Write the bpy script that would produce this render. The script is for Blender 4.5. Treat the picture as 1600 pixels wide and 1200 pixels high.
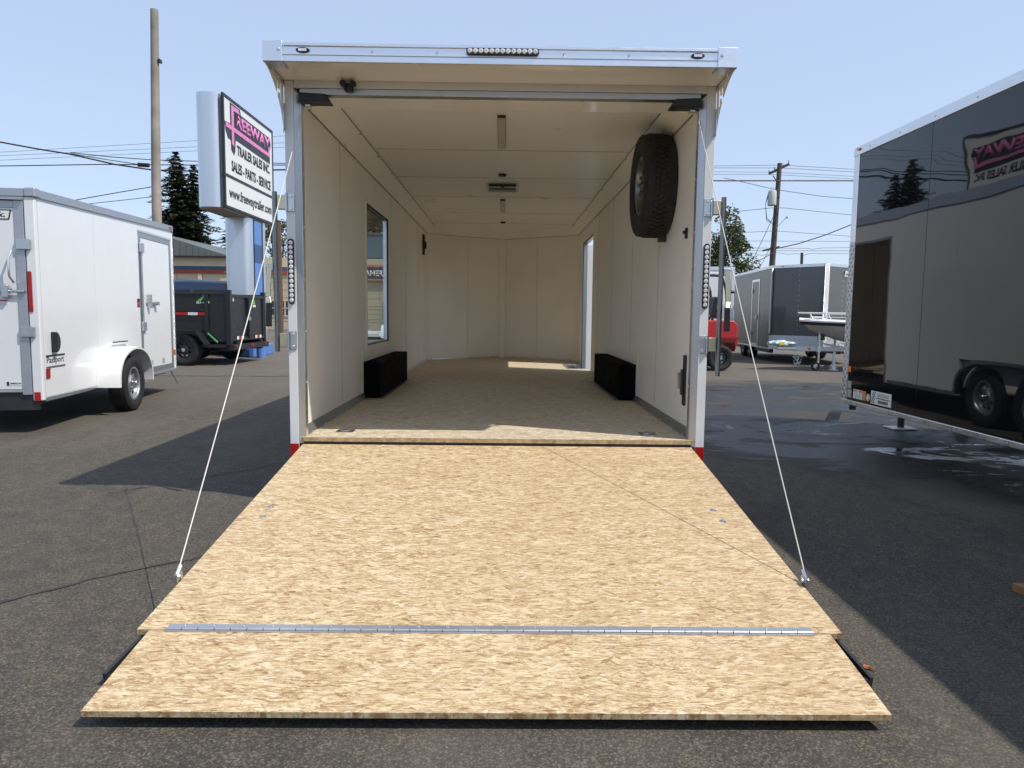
import bpy, bmesh, math, random
from mathutils import Vector, Matrix

for _o in list(bpy.data.objects):
    bpy.data.objects.remove(_o)
sc = bpy.context.scene
COL = sc.collection
RAD = math.radians
rnd = random.Random(7)

# ------------------------------------------------------------------ camera
FZ = 0.41                                   # trailer datum above the ground
def set_camera():
    cd = bpy.data.cameras.new('camera')
    cd.sensor_fit = 'HORIZONTAL'; cd.sensor_width = 36.0
    cd.lens = 36.0 * 1146.354 / 1600.0
    cd.clip_start = 0.05; cd.clip_end = 3000
    co = bpy.data.objects.new('camera', cd); COL.objects.link(co)
    a, b, r = RAD(0.6634), RAD(-5.5126), RAD(0.6343)
    fw = Vector((math.sin(a)*math.cos(b), math.cos(a)*math.cos(b), math.sin(b)))
    rt = Vector((math.cos(a), -math.sin(a), 0)); up = rt.cross(fw)
    R_ = rt*math.cos(r) + up*math.sin(r); U_ = up*math.cos(r) - rt*math.sin(r)
    m = Matrix((R_, U_, -fw)).transposed().to_4x4()
    m.translation = Vector((0.033, -4.5405, 0.7971 + FZ))
    co.matrix_world = m
    sc.camera = co
set_camera()

# ------------------------------------------------------------------ light
SUN = Vector((0.649, -0.305, 1.0)).normalized()      # towards the sun
def set_light():
    w = bpy.data.worlds.new('World'); sc.world = w; w.use_nodes = True
    nt = w.node_tree; nt.nodes.clear()
    sky = nt.nodes.new('ShaderNodeTexSky'); sky.sky_type = 'NISHITA'; sky.sun_disc = False
    sky.sun_elevation = math.asin(SUN.z)
    sky.sun_rotation = math.atan2(SUN.x, SUN.y)
    sky.altitude = 50; sky.air_density = 1.0; sky.dust_density = 0.8; sky.ozone_density = 1.0
    bg = nt.nodes.new('ShaderNodeBackground'); bg.inputs['Strength'].default_value = 0.146
    out = nt.nodes.new('ShaderNodeOutputWorld')
    # thin summer smoke evens the sky out: the clear sky seen through an even pale veil
    hz = nt.nodes.new('ShaderNodeMix'); hz.data_type = 'RGBA'; hz.inputs[0].default_value = 0.74; hz.inputs[7].default_value = (2.32, 2.80, 3.74, 1)
    nt.links.new(sky.outputs[0], hz.inputs[6]); nt.links.new(hz.outputs[2], bg.inputs[0]); nt.links.new(bg.outputs[0], out.inputs[0])
    l = bpy.data.lights.new('sun', 'SUN'); l.energy = 2.72; l.angle = RAD(0.55); l.color = (1.0, 0.945, 0.855)
    lo = bpy.data.objects.new('sun', l); COL.objects.link(lo)
    lo.rotation_euler = (-SUN).to_track_quat('-Z', 'Y').to_euler()
    lo.location = SUN*60
set_light()
sc.view_settings.view_transform = 'Standard'; sc.view_settings.look = 'None'
sc.view_settings.exposure = 0.68; sc.view_settings.gamma = 1.0
sc.view_settings.use_curve_mapping = False
sc.render.engine = 'CYCLES'
sc.cycles.use_denoising = True
sc.cycles.max_bounces = 20; sc.cycles.diffuse_bounces = 16; sc.cycles.glossy_bounces = 5
sc.cycles.transparent_max_bounces = 16
sc.cycles.sample_clamp_indirect = 6.0
sc.cycles.caustics_reflective = False; sc.cycles.caustics_refractive = False

# ------------------------------------------------------------------ materials
MATS = {}
class N:
    """tiny node helper"""
    def __init__(s, name):
        s.m = bpy.data.materials.new(name); s.m.use_nodes = True
        s.nt = s.m.node_tree; s.nt.nodes.clear()
        s.out = s.nt.nodes.new('ShaderNodeOutputMaterial')
        s.b = s.nt.nodes.new('ShaderNodeBsdfPrincipled')
        s.nt.links.new(s.b.outputs[0], s.out.inputs[0])
        MATS[name] = s.m
    def n(s, t, **k):
        x = s.nt.nodes.new(t)
        for a, v in k.items():
            setattr(x, a, v)
        return x
    def l(s, a, b): s.nt.links.new(a, b)
    def inp(s, x, k, v):
        if hasattr(v, 'is_linked') or isinstance(v, bpy.types.NodeSocket): s.l(v, x.inputs[k])
        else: x.inputs[k].default_value = v
    def coord(s, which='Object'):
        return s.n('ShaderNodeTexCoord').outputs[which]
    def pos(s):
        return s.n('ShaderNodeNewGeometry').outputs['Position']
    def mapping(s, vec, scale=(1,1,1), rot=(0,0,0), loc=(0,0,0)):
        x = s.n('ShaderNodeMapping'); s.l(vec, x.inputs[0])
        x.inputs['Scale'].default_value = scale; x.inputs['Rotation'].default_value = rot; x.inputs['Location'].default_value = loc
        return x.outputs[0]
    def noise(s, vec, scale, detail=3, rough=0.55, dist=0.0, out='Fac'):
        x = s.n('ShaderNodeTexNoise'); s.l(vec, x.inputs['Vector'])
        x.inputs['Scale'].default_value = scale; x.inputs['Detail'].default_value = detail
        x.inputs['Roughness'].default_value = rough; x.inputs['Distortion'].default_value = dist
        return x.outputs[out]
    def vor(s, vec, scale, feature='F1', out='Color', rand=1.0):
        x = s.n('ShaderNodeTexVoronoi'); x.feature = feature; s.l(vec, x.inputs['Vector'])
        x.inputs['Scale'].default_value = scale; x.inputs['Randomness'].default_value = rand
        return x.outputs[out]
    def math(s, op, a, b=0.0, clamp=False):
        x = s.n('ShaderNodeMath', operation=op); x.use_clamp = clamp
        s.inp(x, 0, a); s.inp(x, 1, b); return x.outputs[0]
    def rng(s, v, a, b, c=0.0, d=1.0, smooth=False):
        x = s.n('ShaderNodeMapRange'); x.clamp = True
        if smooth: x.interpolation_type = 'SMOOTHSTEP'
        s.inp(x, 0, v); x.inputs[1].default_value = a; x.inputs[2].default_value = b
        x.inputs[3].default_value = c; x.inputs[4].default_value = d; return x.outputs[0]
    def ramp(s, v, stops, interp='LINEAR'):
        x = s.n('ShaderNodeValToRGB'); s.l(v, x.inputs[0]); cr = x.color_ramp; cr.interpolation = interp
        while len(cr.elements) < len(stops): cr.elements.new(0.5)
        for e, (p, c) in zip(cr.elements, stops): e.position = p; e.color = (*c, 1)
        return x.outputs[0]
    def mix(s, f, a, b, blend='MIX'):
        x = s.n('ShaderNodeMix', data_type='RGBA', blend_type=blend)
        s.inp(x, 0, f)
        for k, v in ((6, a), (7, b)):
            if isinstance(v, tuple): x.inputs[k].default_value = (*v, 1)
            else: s.l(v, x.inputs[k])
        return x.outputs[2]
    def sep(s, c):
        x = s.n('ShaderNodeSeparateColor'); s.l(c, x.inputs[0]); return x.outputs
    def xyz(s, v):
        x = s.n('ShaderNodeSeparateXYZ'); s.l(v, x.inputs[0]); return x.outputs
    def bump(s, h, strength=0.3, dist=0.01):
        x = s.n('ShaderNodeBump'); s.l(h, x.inputs['Height'])
        x.inputs['Strength'].default_value = strength; x.inputs['Distance'].default_value = dist
        s.l(x.outputs[0], s.b.inputs['Normal']); return x.outputs[0]
    def set(s, col=None, rough=None, metal=None, coat=None, spec=None):
        for k, v in (('Base Color', col), ('Roughness', rough), ('Metallic', metal), ('Coat Weight', coat), ('Specular IOR Level', spec)):
            if v is None: continue
            if isinstance(v, tuple): s.b.inputs[k].default_value = (*v, 1)
            else: s.inp(s.b, k, v)
        return s.m

def mat(name, col, rough=0.5, metal=0.0, var=0.12, vs=6.0, coat=None, bump=0.0, bs=60.0, spec=None, dirt=0.0):
    """plain procedural material: colour and roughness vary a little with a noise"""
    if name in MATS: return MATS[name]
    s = N(name); c = s.coord()
    f = s.noise(c, vs, 4)
    lo = tuple(x*(1-var) for x in col); hi = tuple(min(1, x*(1+var)) for x in col)
    cc = s.mix(s.rng(f, 0.3, 0.7), lo, hi)
    if dirt:
        g = s.noise(c, vs*0.6, 6, 0.7)
        cc = s.mix(s.rng(g, 0.55, 0.8, 0, dirt), cc, (0.12, 0.10, 0.08))
    r = s.rng(s.noise(c, vs*2.3, 4), 0.3, 0.7, max(0.02, rough*0.8), min(1, rough*1.2))
    if bump: s.bump(s.noise(c, bs, 3), bump, 0.004)
    return s.set(cc, r, metal, coat, spec)

def osb(name, tint=(1, 1, 1)):
    """oriented strand board: layered random flakes with ragged dark rims, mostly along x"""
    s = N(name); c = s.coord()
    base = s.mix(0.016, c, s.noise(c, 10.0, 2, out='Color'), 'ADD')
    base = s.mix(0.0075, base, s.noise(s.mapping(c, scale=(1, 2.2, 1)), 85.0, 2, out='Color'), 'ADD')
    val = None; rim = None
    layers = ((0.10, (17, 125, 5), 0.0, 0), (-0.22, (11, 84, 5), 0.45, 1), (0.30, (19, 135, 5), 0.50, 1), (-0.06, (30, 190, 5), 0.52, 0), (0.70, (30, 105, 5), 0.84, 1), (-0.62, (24, 88, 5), 0.87, 1))
    for i, (ang, scl, th, wr) in enumerate(layers):
        v = s.mapping(s.mapping(base, rot=(0, 0, ang), loc=(i*3.7, i*1.9, 0)), scale=scl)
        o = s.sep(s.vor(v, 1.0))
        k = s.math('GREATER_THAN', o[1], th) if i else None
        if wr:
            e = s.rng(s.vor(v, 1.0, 'DISTANCE_TO_EDGE', 'Distance'), 0.0, 0.10, 1, 0)
            e = s.math('MULTIPLY', s.math('MULTIPLY', e, s.rng(o[2], 0.40, 0.70)), k)
            rim = e if rim is None else s.math('MAXIMUM', rim, e)
        if val is None: val = o[0]
        else:
            x = s.n('ShaderNodeMix', data_type='FLOAT'); s.l(k, x.inputs[0]); s.l(val, x.inputs[2]); s.l(o[0], x.inputs[3]); val = x.outputs[0]
    fine = s.noise(s.mapping(base, scale=(10, 135, 20)), 2.2, 5, 0.82)
    val2 = s.math('ADD', s.rng(val, 0, 1, 0.02, 1.0), s.rng(fine, 0.25, 0.75, -0.38, 0.42))
    ob = s.sep(s.vor(s.mapping(s.mapping(base, rot=(0, 0, -0.12), loc=(9, 4, 0)), scale=(5.5, 30, 5)), 1.0))
    oc = s.sep(s.vor(s.mapping(s.mapping(base, rot=(0, 0, 0.45), loc=(3, 14, 0)), scale=(7, 34, 5)), 1.0))
    val2 = s.math('ADD', val2, s.rng(ob[0], 0, 1, -0.07, 0.11))
    val2 = s.math('ADD', val2, s.math('MULTIPLY', s.math('GREATER_THAN', oc[1], 0.80), s.rng(oc[0], 0, 1, -0.14, 0.24)))
    t = tint
    def T(r, g, b): return (r*t[0], g*t[1], b*t[2])
    cc = s.ramp(val2, ((0.0, T(.300, .190, .090)), (0.07, T(.420, .295, .152)), (0.24, T(.520, .393, .220)), (0.52, T(.585, .463, .275)), (0.78, T(.650, .535, .340)), (1.0, T(.750, .650, .460))))
    cc = s.mix(s.math('MULTIPLY', rim, 0.62), cc, T(.20, .110, .052))
    gaps = s.noise(s.mapping(base, scale=(16, 120, 20), rot=(0, 0, 0.16)), 1.6, 2, 0.55, 0.4)
    cc = s.mix(s.rng(gaps, 0.60, 0.65, 0, 0.80), cc, T(.215, .105, .050))
    gap2 = s.noise(s.mapping(base, scale=(13, 85, 20), rot=(0, 0, -0.42), loc=(5, 2, 0)), 1.5, 2, 0.55, 0.4)
    cc = s.mix(s.rng(gap2, 0.62, 0.66, 0, 0.70), cc, T(.26, .125, .06))
    pale = s.noise(s.mapping(base, scale=(9, 52, 20), rot=(0, 0, 0.30), loc=(2, 7, 0)), 1.5, 2, 0.5, 0.4)
    cc = s.mix(s.rng(pale, 0.60, 0.64, 0, 0.55), cc, T(.80, .70, .50))
    ok = s.sep(s.vor(s.mapping(base, scale=(16, 46, 5), loc=(1, 2, 0)), 1.0)); dk = s.vor(s.mapping(base, scale=(16, 46, 5), loc=(1, 2, 0)), 1.0, out='Distance')
    cc = s.mix(s.math('MULTIPLY', s.math('GREATER_THAN', ok[0], 0.965), s.rng(dk, 0.18, 0.40, 0.75, 0)), cc, T(.20, .085, .040))
    big = s.noise(c, 1.2, 5, 0.65)
    cc = s.mix(s.rng(big, 0.35, 0.7, 0, 0.26), cc, T(.46, .32, .175))
    scuff = s.noise(s.mapping(c, scale=(0.5, 3.0, 1), rot=(0, 0, 1.45)), 2.0, 6, 0.7)
    cc = s.mix(s.rng(scuff, 0.60, 0.75, 0, 0.16), cc, T(.33, .27, .20))
    s.bump(val2, 0.35, 0.0015)
    return s.set(cc, s.rng(val, 0, 1, 0.55, 0.75), 0.0)

def metal(name, col, rough=0.3, stretch=(1, 1, 1), var=0.15, mt=1.0):
    if name in MATS: return MATS[name]
    s = N(name); c = s.mapping(s.coord(), scale=stretch)
    f = s.noise(c, 12, 5, 0.65); g = s.noise(c, 3, 3)
    cc = s.mix(f, tuple(x*(1-var) for x in col), tuple(min(1, x*(1+var)) for x in col))
    rr = s.rng(s.math('ADD', f, g), 0.6, 1.4, rough*0.7, rough*1.4)
    return s.set(cc, rr, mt)

def wavy(name, col, rough=0.05, strength=0.12, scale=1.6, coat=0.6, var=0.05):
    """glossy panel skin that is never quite flat"""
    s = N(name); c = s.pos()
    h = s.math('ADD', s.noise(c, scale, 1, 0.4), s.math('MULTIPLY', s.noise(s.mapping(c, scale=(1, 1, 2.2)), scale*2.2, 1, 0.4), 0.35))
    s.bump(h, strength, 0.1)
    f = s.noise(c, 5, 5, 0.6)
    cc = s.mix(s.rng(f, 0.35, 0.7), tuple(x*(1-var) for x in col), tuple(min(1, x*(1+var)) for x in col))
    dust = s.noise(c, 40, 5, 0.7)
    return s.set(cc, s.rng(dust, 0.4, 0.75, rough, rough*2.0), 0.0, coat)

M_WHITE = wavy('white_paint', (0.79, 0.795, 0.80), 0.14, 0.010, 1.2, 0.3, 0.012)
M_FRAME = mat('white_frame_paint', (0.74, 0.75, 0.76), 0.32, var=0.04)
M_LINER = mat('white_liner_board', (0.945, 0.925, 0.865), 0.42, var=0.035, vs=1.7)
M_LINERC = mat('white_liner_ceiling', (0.945, 0.92, 0.855), 0.34, var=0.03, vs=1.2)
M_GLOSSW = mat('gloss_white_soffit', (0.92, 0.90, 0.84), 0.10, var=0.03, vs=1.0)
M_BLACKP = wavy('black_gloss_paint', (0.006, 0.007, 0.008), 0.012, 0.045, 0.8, 0.08)
M_ALU = metal('aluminium', (0.80, 0.81, 0.83), 0.30, (1, 1, 1), 0.06)
M_ALUJ = metal('aluminium_jamb', (0.52, 0.53, 0.54), 0.34, (1, 1, 0.1), 0.12)
M_ZINC = metal('zinc_steel', (0.62, 0.64, 0.66), 0.30, (1, 1, 1), 0.2)
M_YZINC = metal('yellow_zinc_steel', (0.66, 0.58, 0.42), 0.32, (1, 1, 1), 0.2)
M_HINGE = metal('hinge_steel', (0.46, 0.48, 0.51), 0.42, (0.3, 1, 1), 0.12, 0.7)
M_ROD = metal('dull_rod_steel', (0.26, 0.27, 0.28), 0.36, (1, 1, 0.2), 0.15)
M_DARKST = mat('dark_painted_steel', (0.025, 0.026, 0.028), 0.42, var=0.2)
M_BLACK = mat('black_plastic', (0.012, 0.012, 0.013), 0.45, var=0.2)
M_BOX = mat('black_textured_liner', (0.005, 0.005, 0.006), 0.8, var=0.02, spec=0.04)
M_RUBBER = mat('tyre_rubber', (0.016, 0.015, 0.014), 0.72, var=0.25, vs=9, bump=0.15, bs=90)
M_RIM = metal('silver_rim', (0.50, 0.51, 0.52), 0.38, (1, 1, 1), 0.1, 0.85)
M_RED = mat('red_reflector', (0.40, 0.012, 0.012), 0.25, var=0.1)
M_REDW = mat('red_lens', (0.33, 0.01, 0.012), 0.12, var=0.1)
M_AMBER = mat('amber_lens', (0.75, 0.20, 0.03), 0.2, var=0.1)
M_LENS = mat('clear_lamp_lens', (0.80, 0.80, 0.81), 0.12, 0.25, var=0.15, vs=60)
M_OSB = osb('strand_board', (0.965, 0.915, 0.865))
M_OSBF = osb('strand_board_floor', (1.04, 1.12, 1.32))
M_OSBE = mat('strand_board_edge', (0.42, 0.30, 0.17), 0.8, var=0.35, vs=45)
M_KICK = metal('grey_kick_plate', (0.28, 0.28, 0.27), 0.42, (1, 0.2, 1), 0.2, 0.7)
M_SEAM = mat('panel_seam_grey', (0.46, 0.43, 0.37), 0.6, var=0.15)
M_CABLE = mat('white_coated_cable', (0.62, 0.60, 0.55), 0.45, var=0.08)
M_WOOD = mat('brown_timber', (0.30, 0.15, 0.065), 0.75, var=0.35, vs=9)

def m_glass():
    s = N('window_glass')
    t = s.n('ShaderNodeBsdfTransparent'); t.inputs[0].default_value = (0.86, 0.9, 0.9, 1)
    g = s.n('ShaderNodeBsdfGlossy'); g.inputs['Roughness'].default_value = 0.01
    lw = s.n('ShaderNodeLayerWeight'); fr_ = s.math('ADD', s.math('MULTIPLY', s.math('POWER', lw.outputs['Facing'], 5.0), 0.45), 0.03)
    ns = s.noise(s.coord(), 3, 2); s.l(s.rng(ns, 0.3, 0.7, 0.005, 0.02), g.inputs['Roughness'])
    mx = s.n('ShaderNodeMixShader'); s.l(fr_, mx.inputs[0]); s.l(t.outputs[0], mx.inputs[1]); s.l(g.outputs[0], mx.inputs[2])
    s.l(mx.outputs[0], s.out.inputs[0]); return s.m
M_GLASS = m_glass()
M_DGLASS = mat('dark_window_glass', (0.02, 0.024, 0.028), 0.06, var=0.1)

def m_diamond():
    s = N('diamond_plate'); c = s.coord()
    v = s.mapping(c, scale=(34, 34, 34))
    w1 = s.n('ShaderNodeTexWave'); w1.inputs['Scale'].default_value = 0.9; s.l(s.mapping(v, rot=(0.8, 0.8, 0.8)), w1.inputs[0])
    w2 = s.n('ShaderNodeTexWave'); w2.inputs['Scale'].default_value = 0.9; s.l(s.mapping(v, rot=(-0.8, 0.8, -0.8)), w2.inputs[0])
    h = s.math('MAXIMUM', w1.outputs['Fac'], w2.outputs['Fac'])
    s.bump(h, 0.9, 0.01)
    return s.set(s.mix(h, (0.42, 0.43, 0.44), (0.78, 0.79, 0.80)), 0.28, 1.0)
M_DIAM = m_diamond()

def m_asphalt():
    s = N('asphalt'); c = s.pos(); p = s.xyz(c)
    big = s.noise(c, 0.35, 5, 0.6); mid = s.noise(c, 2.2, 5, 0.65); clump = s.noise(c, 8, 5, 0.72); fin = s.noise(c, 70, 3, 0.75)
    col = s.mix(s.rng(big, 0.3, 0.7), (0.066, 0.061, 0.056), (0.104, 0.094, 0.082))
    col = s.mix(s.rng(mid, 0.3, 0.75, 0, 0.6), col, (0.105, 0.095, 0.082))
    col = s.mix(s.rng(clump, 0.45, 0.72, 0, 0.8), col, (0.155, 0.130, 0.098))
    # grains: every stone has its own tone, with dark binder between them
    o1 = s.sep(s.vor(c, 140.0)); d1 = s.vor(c, 140.0, out='Distance')
    tone = s.rng(s.math('POWER', o1[0], 1.6), 0, 1, 0.66, 1.60)
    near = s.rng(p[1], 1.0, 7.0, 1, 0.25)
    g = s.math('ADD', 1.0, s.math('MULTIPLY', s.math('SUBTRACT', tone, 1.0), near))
    gc = s.n('ShaderNodeCombineColor'); s.l(g, gc.inputs[0]); s.l(g, gc.inputs[1]); s.l(s.math('MULTIPLY', g, s.rng(o1[1], 0, 1, 0.86, 1.06)), gc.inputs[2])
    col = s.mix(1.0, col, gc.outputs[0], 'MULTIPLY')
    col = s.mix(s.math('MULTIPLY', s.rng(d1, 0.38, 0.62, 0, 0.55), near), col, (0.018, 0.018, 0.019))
    col = s.mix(s.rng(fin, 0.52, 0.72, 0, 0.6), col, (0.020, 0.020, 0.020))
    o2 = s.sep(s.vor(c, 52.0)); d2 = s.vor(c, 52.0, out='Distance')
    st2 = s.math('MULTIPLY', s.math('GREATER_THAN', o2[0], 0.86), s.rng(d2, 0.14, 0.30, 1, 0))
    col = s.mix(s.math('MULTIPLY', st2, 0.45), col, (0.27, 0.225, 0.165))
    # worn, dusty tracks, oily stains, a patch of newer tar
    tr = s.noise(s.mapping(c, scale=(0.9, 0.25, 1), rot=(0, 0, 0.5)), 1.0, 5, 0.6)
    col = s.mix(s.rng(tr, 0.50, 0.70, 0, 0.40), col, (0.160, 0.142, 0.120))
    stn = s.noise(c, 0.9, 5, 0.68, 0.6)
    col = s.mix(s.rng(stn, 0.58, 0.72, 0, 0.55), col, (0.034, 0.033, 0.033))
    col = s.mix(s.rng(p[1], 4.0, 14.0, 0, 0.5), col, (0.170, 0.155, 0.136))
    # hosed-down strip on the right of the trailer
    col = s.mix(1.0, col, (1.04, 1.0, 0.94), 'MULTIPLY')
    bx = s.rng(p[0], 1.1, 2.0, 0, 1, True)
    by = s.math('MULTIPLY', s.rng(s.math('ADD', p[1], s.math('MULTIPLY', p[0], 1.1)), 1.6, 5.0, 0, 1, True), s.rng(p[1], 7.6, 11.0, 1, 0, True))
    reg = s.math('MULTIPLY', bx, by)
    wn = s.noise(s.mapping(c, scale=(0.7, 1.15, 1), rot=(0, 0, 0.5)), 1.0, 7, 0.70, 1.2)
    wsum = s.math('ADD', s.math('MULTIPLY', reg, 0.52), s.math('MULTIPLY', wn, 0.90))
    damp = s.rng(wsum, 0.72, 0.86, 0, 1, True); wet = s.rng(wsum, 0.86, 0.95, 0, 1, True); pud = s.rng(wsum, 1.03, 1.07, 0, 1, True)
    col = s.mix(s.math('MULTIPLY', damp, 0.50), col, (0.028, 0.027, 0.027))
    col = s.mix(s.math('MULTIPLY', wet, 0.75), col, (0.014, 0.014, 0.015))
    rg = s.rng(wet, 0, 1, 0.88, 0.46)
    x = s.n('ShaderNodeMix', data_type='FLOAT'); s.l(pud, x.inputs[0]); s.l(rg, x.inputs[2]); x.inputs[3].default_value = 0.06
    hh = s.math('ADD', s.math('MULTIPLY', fin, 0.8), s.math('ADD', s.math('MULTIPLY', o1[0], 0.5), s.math('MULTIPLY', clump, 0.6)))
    bp = s.n('ShaderNodeBump'); s.l(hh, bp.inputs['Height']); bp.inputs['Distance'].default_value = 0.006
    s.l(s.rng(pud, 0, 1, 0.9, 0.08), bp.inputs['Strength']); s.l(bp.outputs[0], s.b.inputs['Normal'])
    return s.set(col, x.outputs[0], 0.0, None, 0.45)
M_ASPH = m_asphalt()

# ------------------------------------------------------------------ mesh helpers
class MB:
    def __init__(s): s.v = []; s.f = []
    def add(s, vs, fs):
        n = len(s.v); s.v += [tuple(p) for p in vs]; s.f += [tuple(i+n for i in q) for q in fs]; return s
    def box(s, x0, x1, y0, y1, z0, z1):
        x0, x1 = min(x0, x1), max(x0, x1); y0, y1 = min(y0, y1), max(y0, y1); z0, z1 = min(z0, z1), max(z0, z1)
        return s.add([(x0,y0,z0),(x1,y0,z0),(x1,y1,z0),(x0,y1,z0),(x0,y0,z1),(x1,y0,z1),(x1,y1,z1),(x0,y1,z1)],
                     [(0,3,2,1),(4,5,6,7),(0,1,5,4),(1,2,6,5),(2,3,7,6),(3,0,4,7)])
    def hexa(s, p):      # 8 points, bottom 4 ccw then top 4
        return s.add(p, [(0,3,2,1),(4,5,6,7),(0,1,5,4),(1,2,6,5),(2,3,7,6),(3,0,4,7)])
    def beam(s, a, b, w, h, up=(0,0,1)):
        a, b = Vector(a), Vector(b); d = (b-a).normalized(); u = Vector(up)
        r = d.cross(u)
        if r.length < 1e-4: r = d.cross(Vector((1,0,0)))
        r.normalize(); u = r.cross(d).normalized(); r = r*w/2; u = u*h/2
        return s.hexa([a-r-u, b-r-u, b+r-u, a+r-u, a-r+u, b-r+u, b+r+u, a+r+u])
    def tube(s, pts, r, n=8, cap=True, closed=False):
        pts = [Vector(p) for p in pts]; k = len(pts); rr = r if isinstance(r, (list, tuple)) else [r]*k
        rings = []; prev = None
        for i, p in enumerate(pts):
            if closed: d = pts[(i+1) % k]-pts[i-1]
            else: d = pts[min(i+1, k-1)]-pts[max(i-1, 0)]
            d.normalize()
            if prev is None:
                u = d.orthogonal().normalized()
            else:
                u = prev - d*prev.dot(d); u.normalize()
            prev = u; w = d.cross(u)
            rings.append([p+(u*math.cos(t)+w*math.sin(t))*rr[i] for t in [2*math.pi*j/n for j in range(n)]])
        b = len(s.v); s.v += [tuple(q) for ring in rings for q in ring]
        for i in range(k if closed else k-1):
            i2 = (i+1) % k
            for j in range(n):
                s.f.append((b+i*n+j, b+i*n+(j+1) % n, b+i2*n+(j+1) % n, b+i2*n+j))
        if cap and not closed:
            s.f.append(tuple(b+j for j in range(n))[::-1]); s.f.append(tuple(b+(k-1)*n+j for j in range(n)))
        return s
    def cyl(s, c, r, h, axis='z', n=20, r2=None):
        c = Vector(c); ax = {'x': Vector((1,0,0)), 'y': Vector((0,1,0)), 'z': Vector((0,0,1))}[axis]
        return s.tube([c-ax*h/2, c+ax*h/2], [r, r if r2 is None else r2], n)
    def lathe(s, prof, c, axis='x', n=40, closed=True):
        """prof: list of (along, radius), revolved about the axis through c"""
        c = Vector(c); ax = {'x': (Vector((1,0,0)), Vector((0,1,0)), Vector((0,0,1))), 'y': (Vector((0,1,0)), Vector((0,0,1)), Vector((1,0,0))), 'z': (Vector((0,0,1)), Vector((1,0,0)), Vector((0,1,0)))}[axis]
        b = len(s.v); k = len(prof)
        for j in range(n):
            t = 2*math.pi*j/n; rd = ax[1]*math.cos(t)+ax[2]*math.sin(t)
            s.v += [tuple(c+ax[0]*a+rd*r) for a, r in prof]
        for j in range(n):
            j2 = (j+1) % n
            for i in range(k if closed else k-1):
                i2 = (i+1) % k
                s.f.append((b+j*k+i, b+j2*k+i, b+j2*k+i2, b+j*k+i2))
        return s
    def prism(s, poly, frame, depth):
        """poly: 2d points; frame: (origin, u, v); extruded along u x v by depth"""
        o, u, v = (Vector(q) for q in frame); w = u.cross(v).normalized()*depth
        n = len(poly); a = [o+u*p[0]+v*p[1] for p in poly]
        return s.add(a+[p+w for p in a], [tuple(range(n))[::-1], tuple(range(n, 2*n))]+[(i, (i+1) % n, n+(i+1) % n, n+i) for i in range(n)])
    def slab(s, u0, u1, v0, v1, holes, frame, depth):
        """rectangular slab with rectangular holes"""
        o, u, v = (Vector(q) for q in frame); w = u.cross(v).normalized()*depth
        us = sorted({u0, u1, *[h[0] for h in holes], *[h[1] for h in holes]}); vs = sorted({v0, v1, *[h[2] for h in holes], *[h[3] for h in holes]})
        us = [x for x in us if u0-1e-9 <= x <= u1+1e-9]; vs = [x for x in vs if v0-1e-9 <= x <= v1+1e-9]
        nu, nv = len(us)-1, len(vs)-1
        def solid(i, j):
            if not (0 <= i < nu and 0 <= j < nv): return False
            cu, cv = (us[i]+us[i+1])/2, (vs[j]+vs[j+1])/2
            return not any(h[0] < cu < h[1] and h[2] < cv < h[3] for h in holes)
        idx = {}
        def P(i, j, k):
            if (i, j, k) not in idx:
                idx[(i, j, k)] = len(s.v); s.v.append(tuple(o+u*us[i]+v*vs[j]+w*k))
            return idx[(i, j, k)]
        for i in range(nu):
            for j in range(nv):
                if not solid(i, j): continue
                s.f.append((P(i,j,0), P(i,j+1,0), P(i+1,j+1,0), P(i+1,j,0)))
                s.f.append((P(i,j,1), P(i+1,j,1), P(i+1,j+1,1), P(i,j+1,1)))
                if not solid(i-1, j): s.f.append((P(i,j,0), P(i,j,1), P(i,j+1,1), P(i,j+1,0)))
                if not solid(i+1, j): s.f.append((P(i+1,j,0), P(i+1,j+1,0), P(i+1,j+1,1), P(i+1,j,1)))
                if not solid(i, j-1): s.f.append((P(i,j,0), P(i+1,j,0), P(i+1,j,1), P(i,j,1)))
                if not solid(i, j+1): s.f.append((P(i,j+1,0), P(i,j+1,1), P(i+1,j+1,1), P(i+1,j+1,0)))
        return s
    def build(s, name, m, parent=None, smooth=False, bevel=0.0, seg=2):
        me = bpy.data.meshes.new(name); me.from_pydata(s.v, [], s.f); me.update()
        bm = bmesh.new(); bm.from_mesh(me); bmesh.ops.recalc_face_normals(bm, faces=bm.faces); bm.to_mesh(me); bm.free()
        me.materials.append(m)
        o = bpy.data.objects.new(name, me); COL.objects.link(o)
        if parent is not None: o.parent = parent
        if smooth:
            for p in me.polygons: p.use_smooth = True
            me.set_sharp_from_angle(angle=RAD(35))
        if bevel:
            md = o.modifiers.new('bevel', 'BEVEL'); md.width = bevel; md.segments = seg; md.limit_method = 'ANGLE'; md.angle_limit = RAD(40)
            for p in me.polygons: p.use_smooth = True
            md.harden_normals = True
        return o

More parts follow.
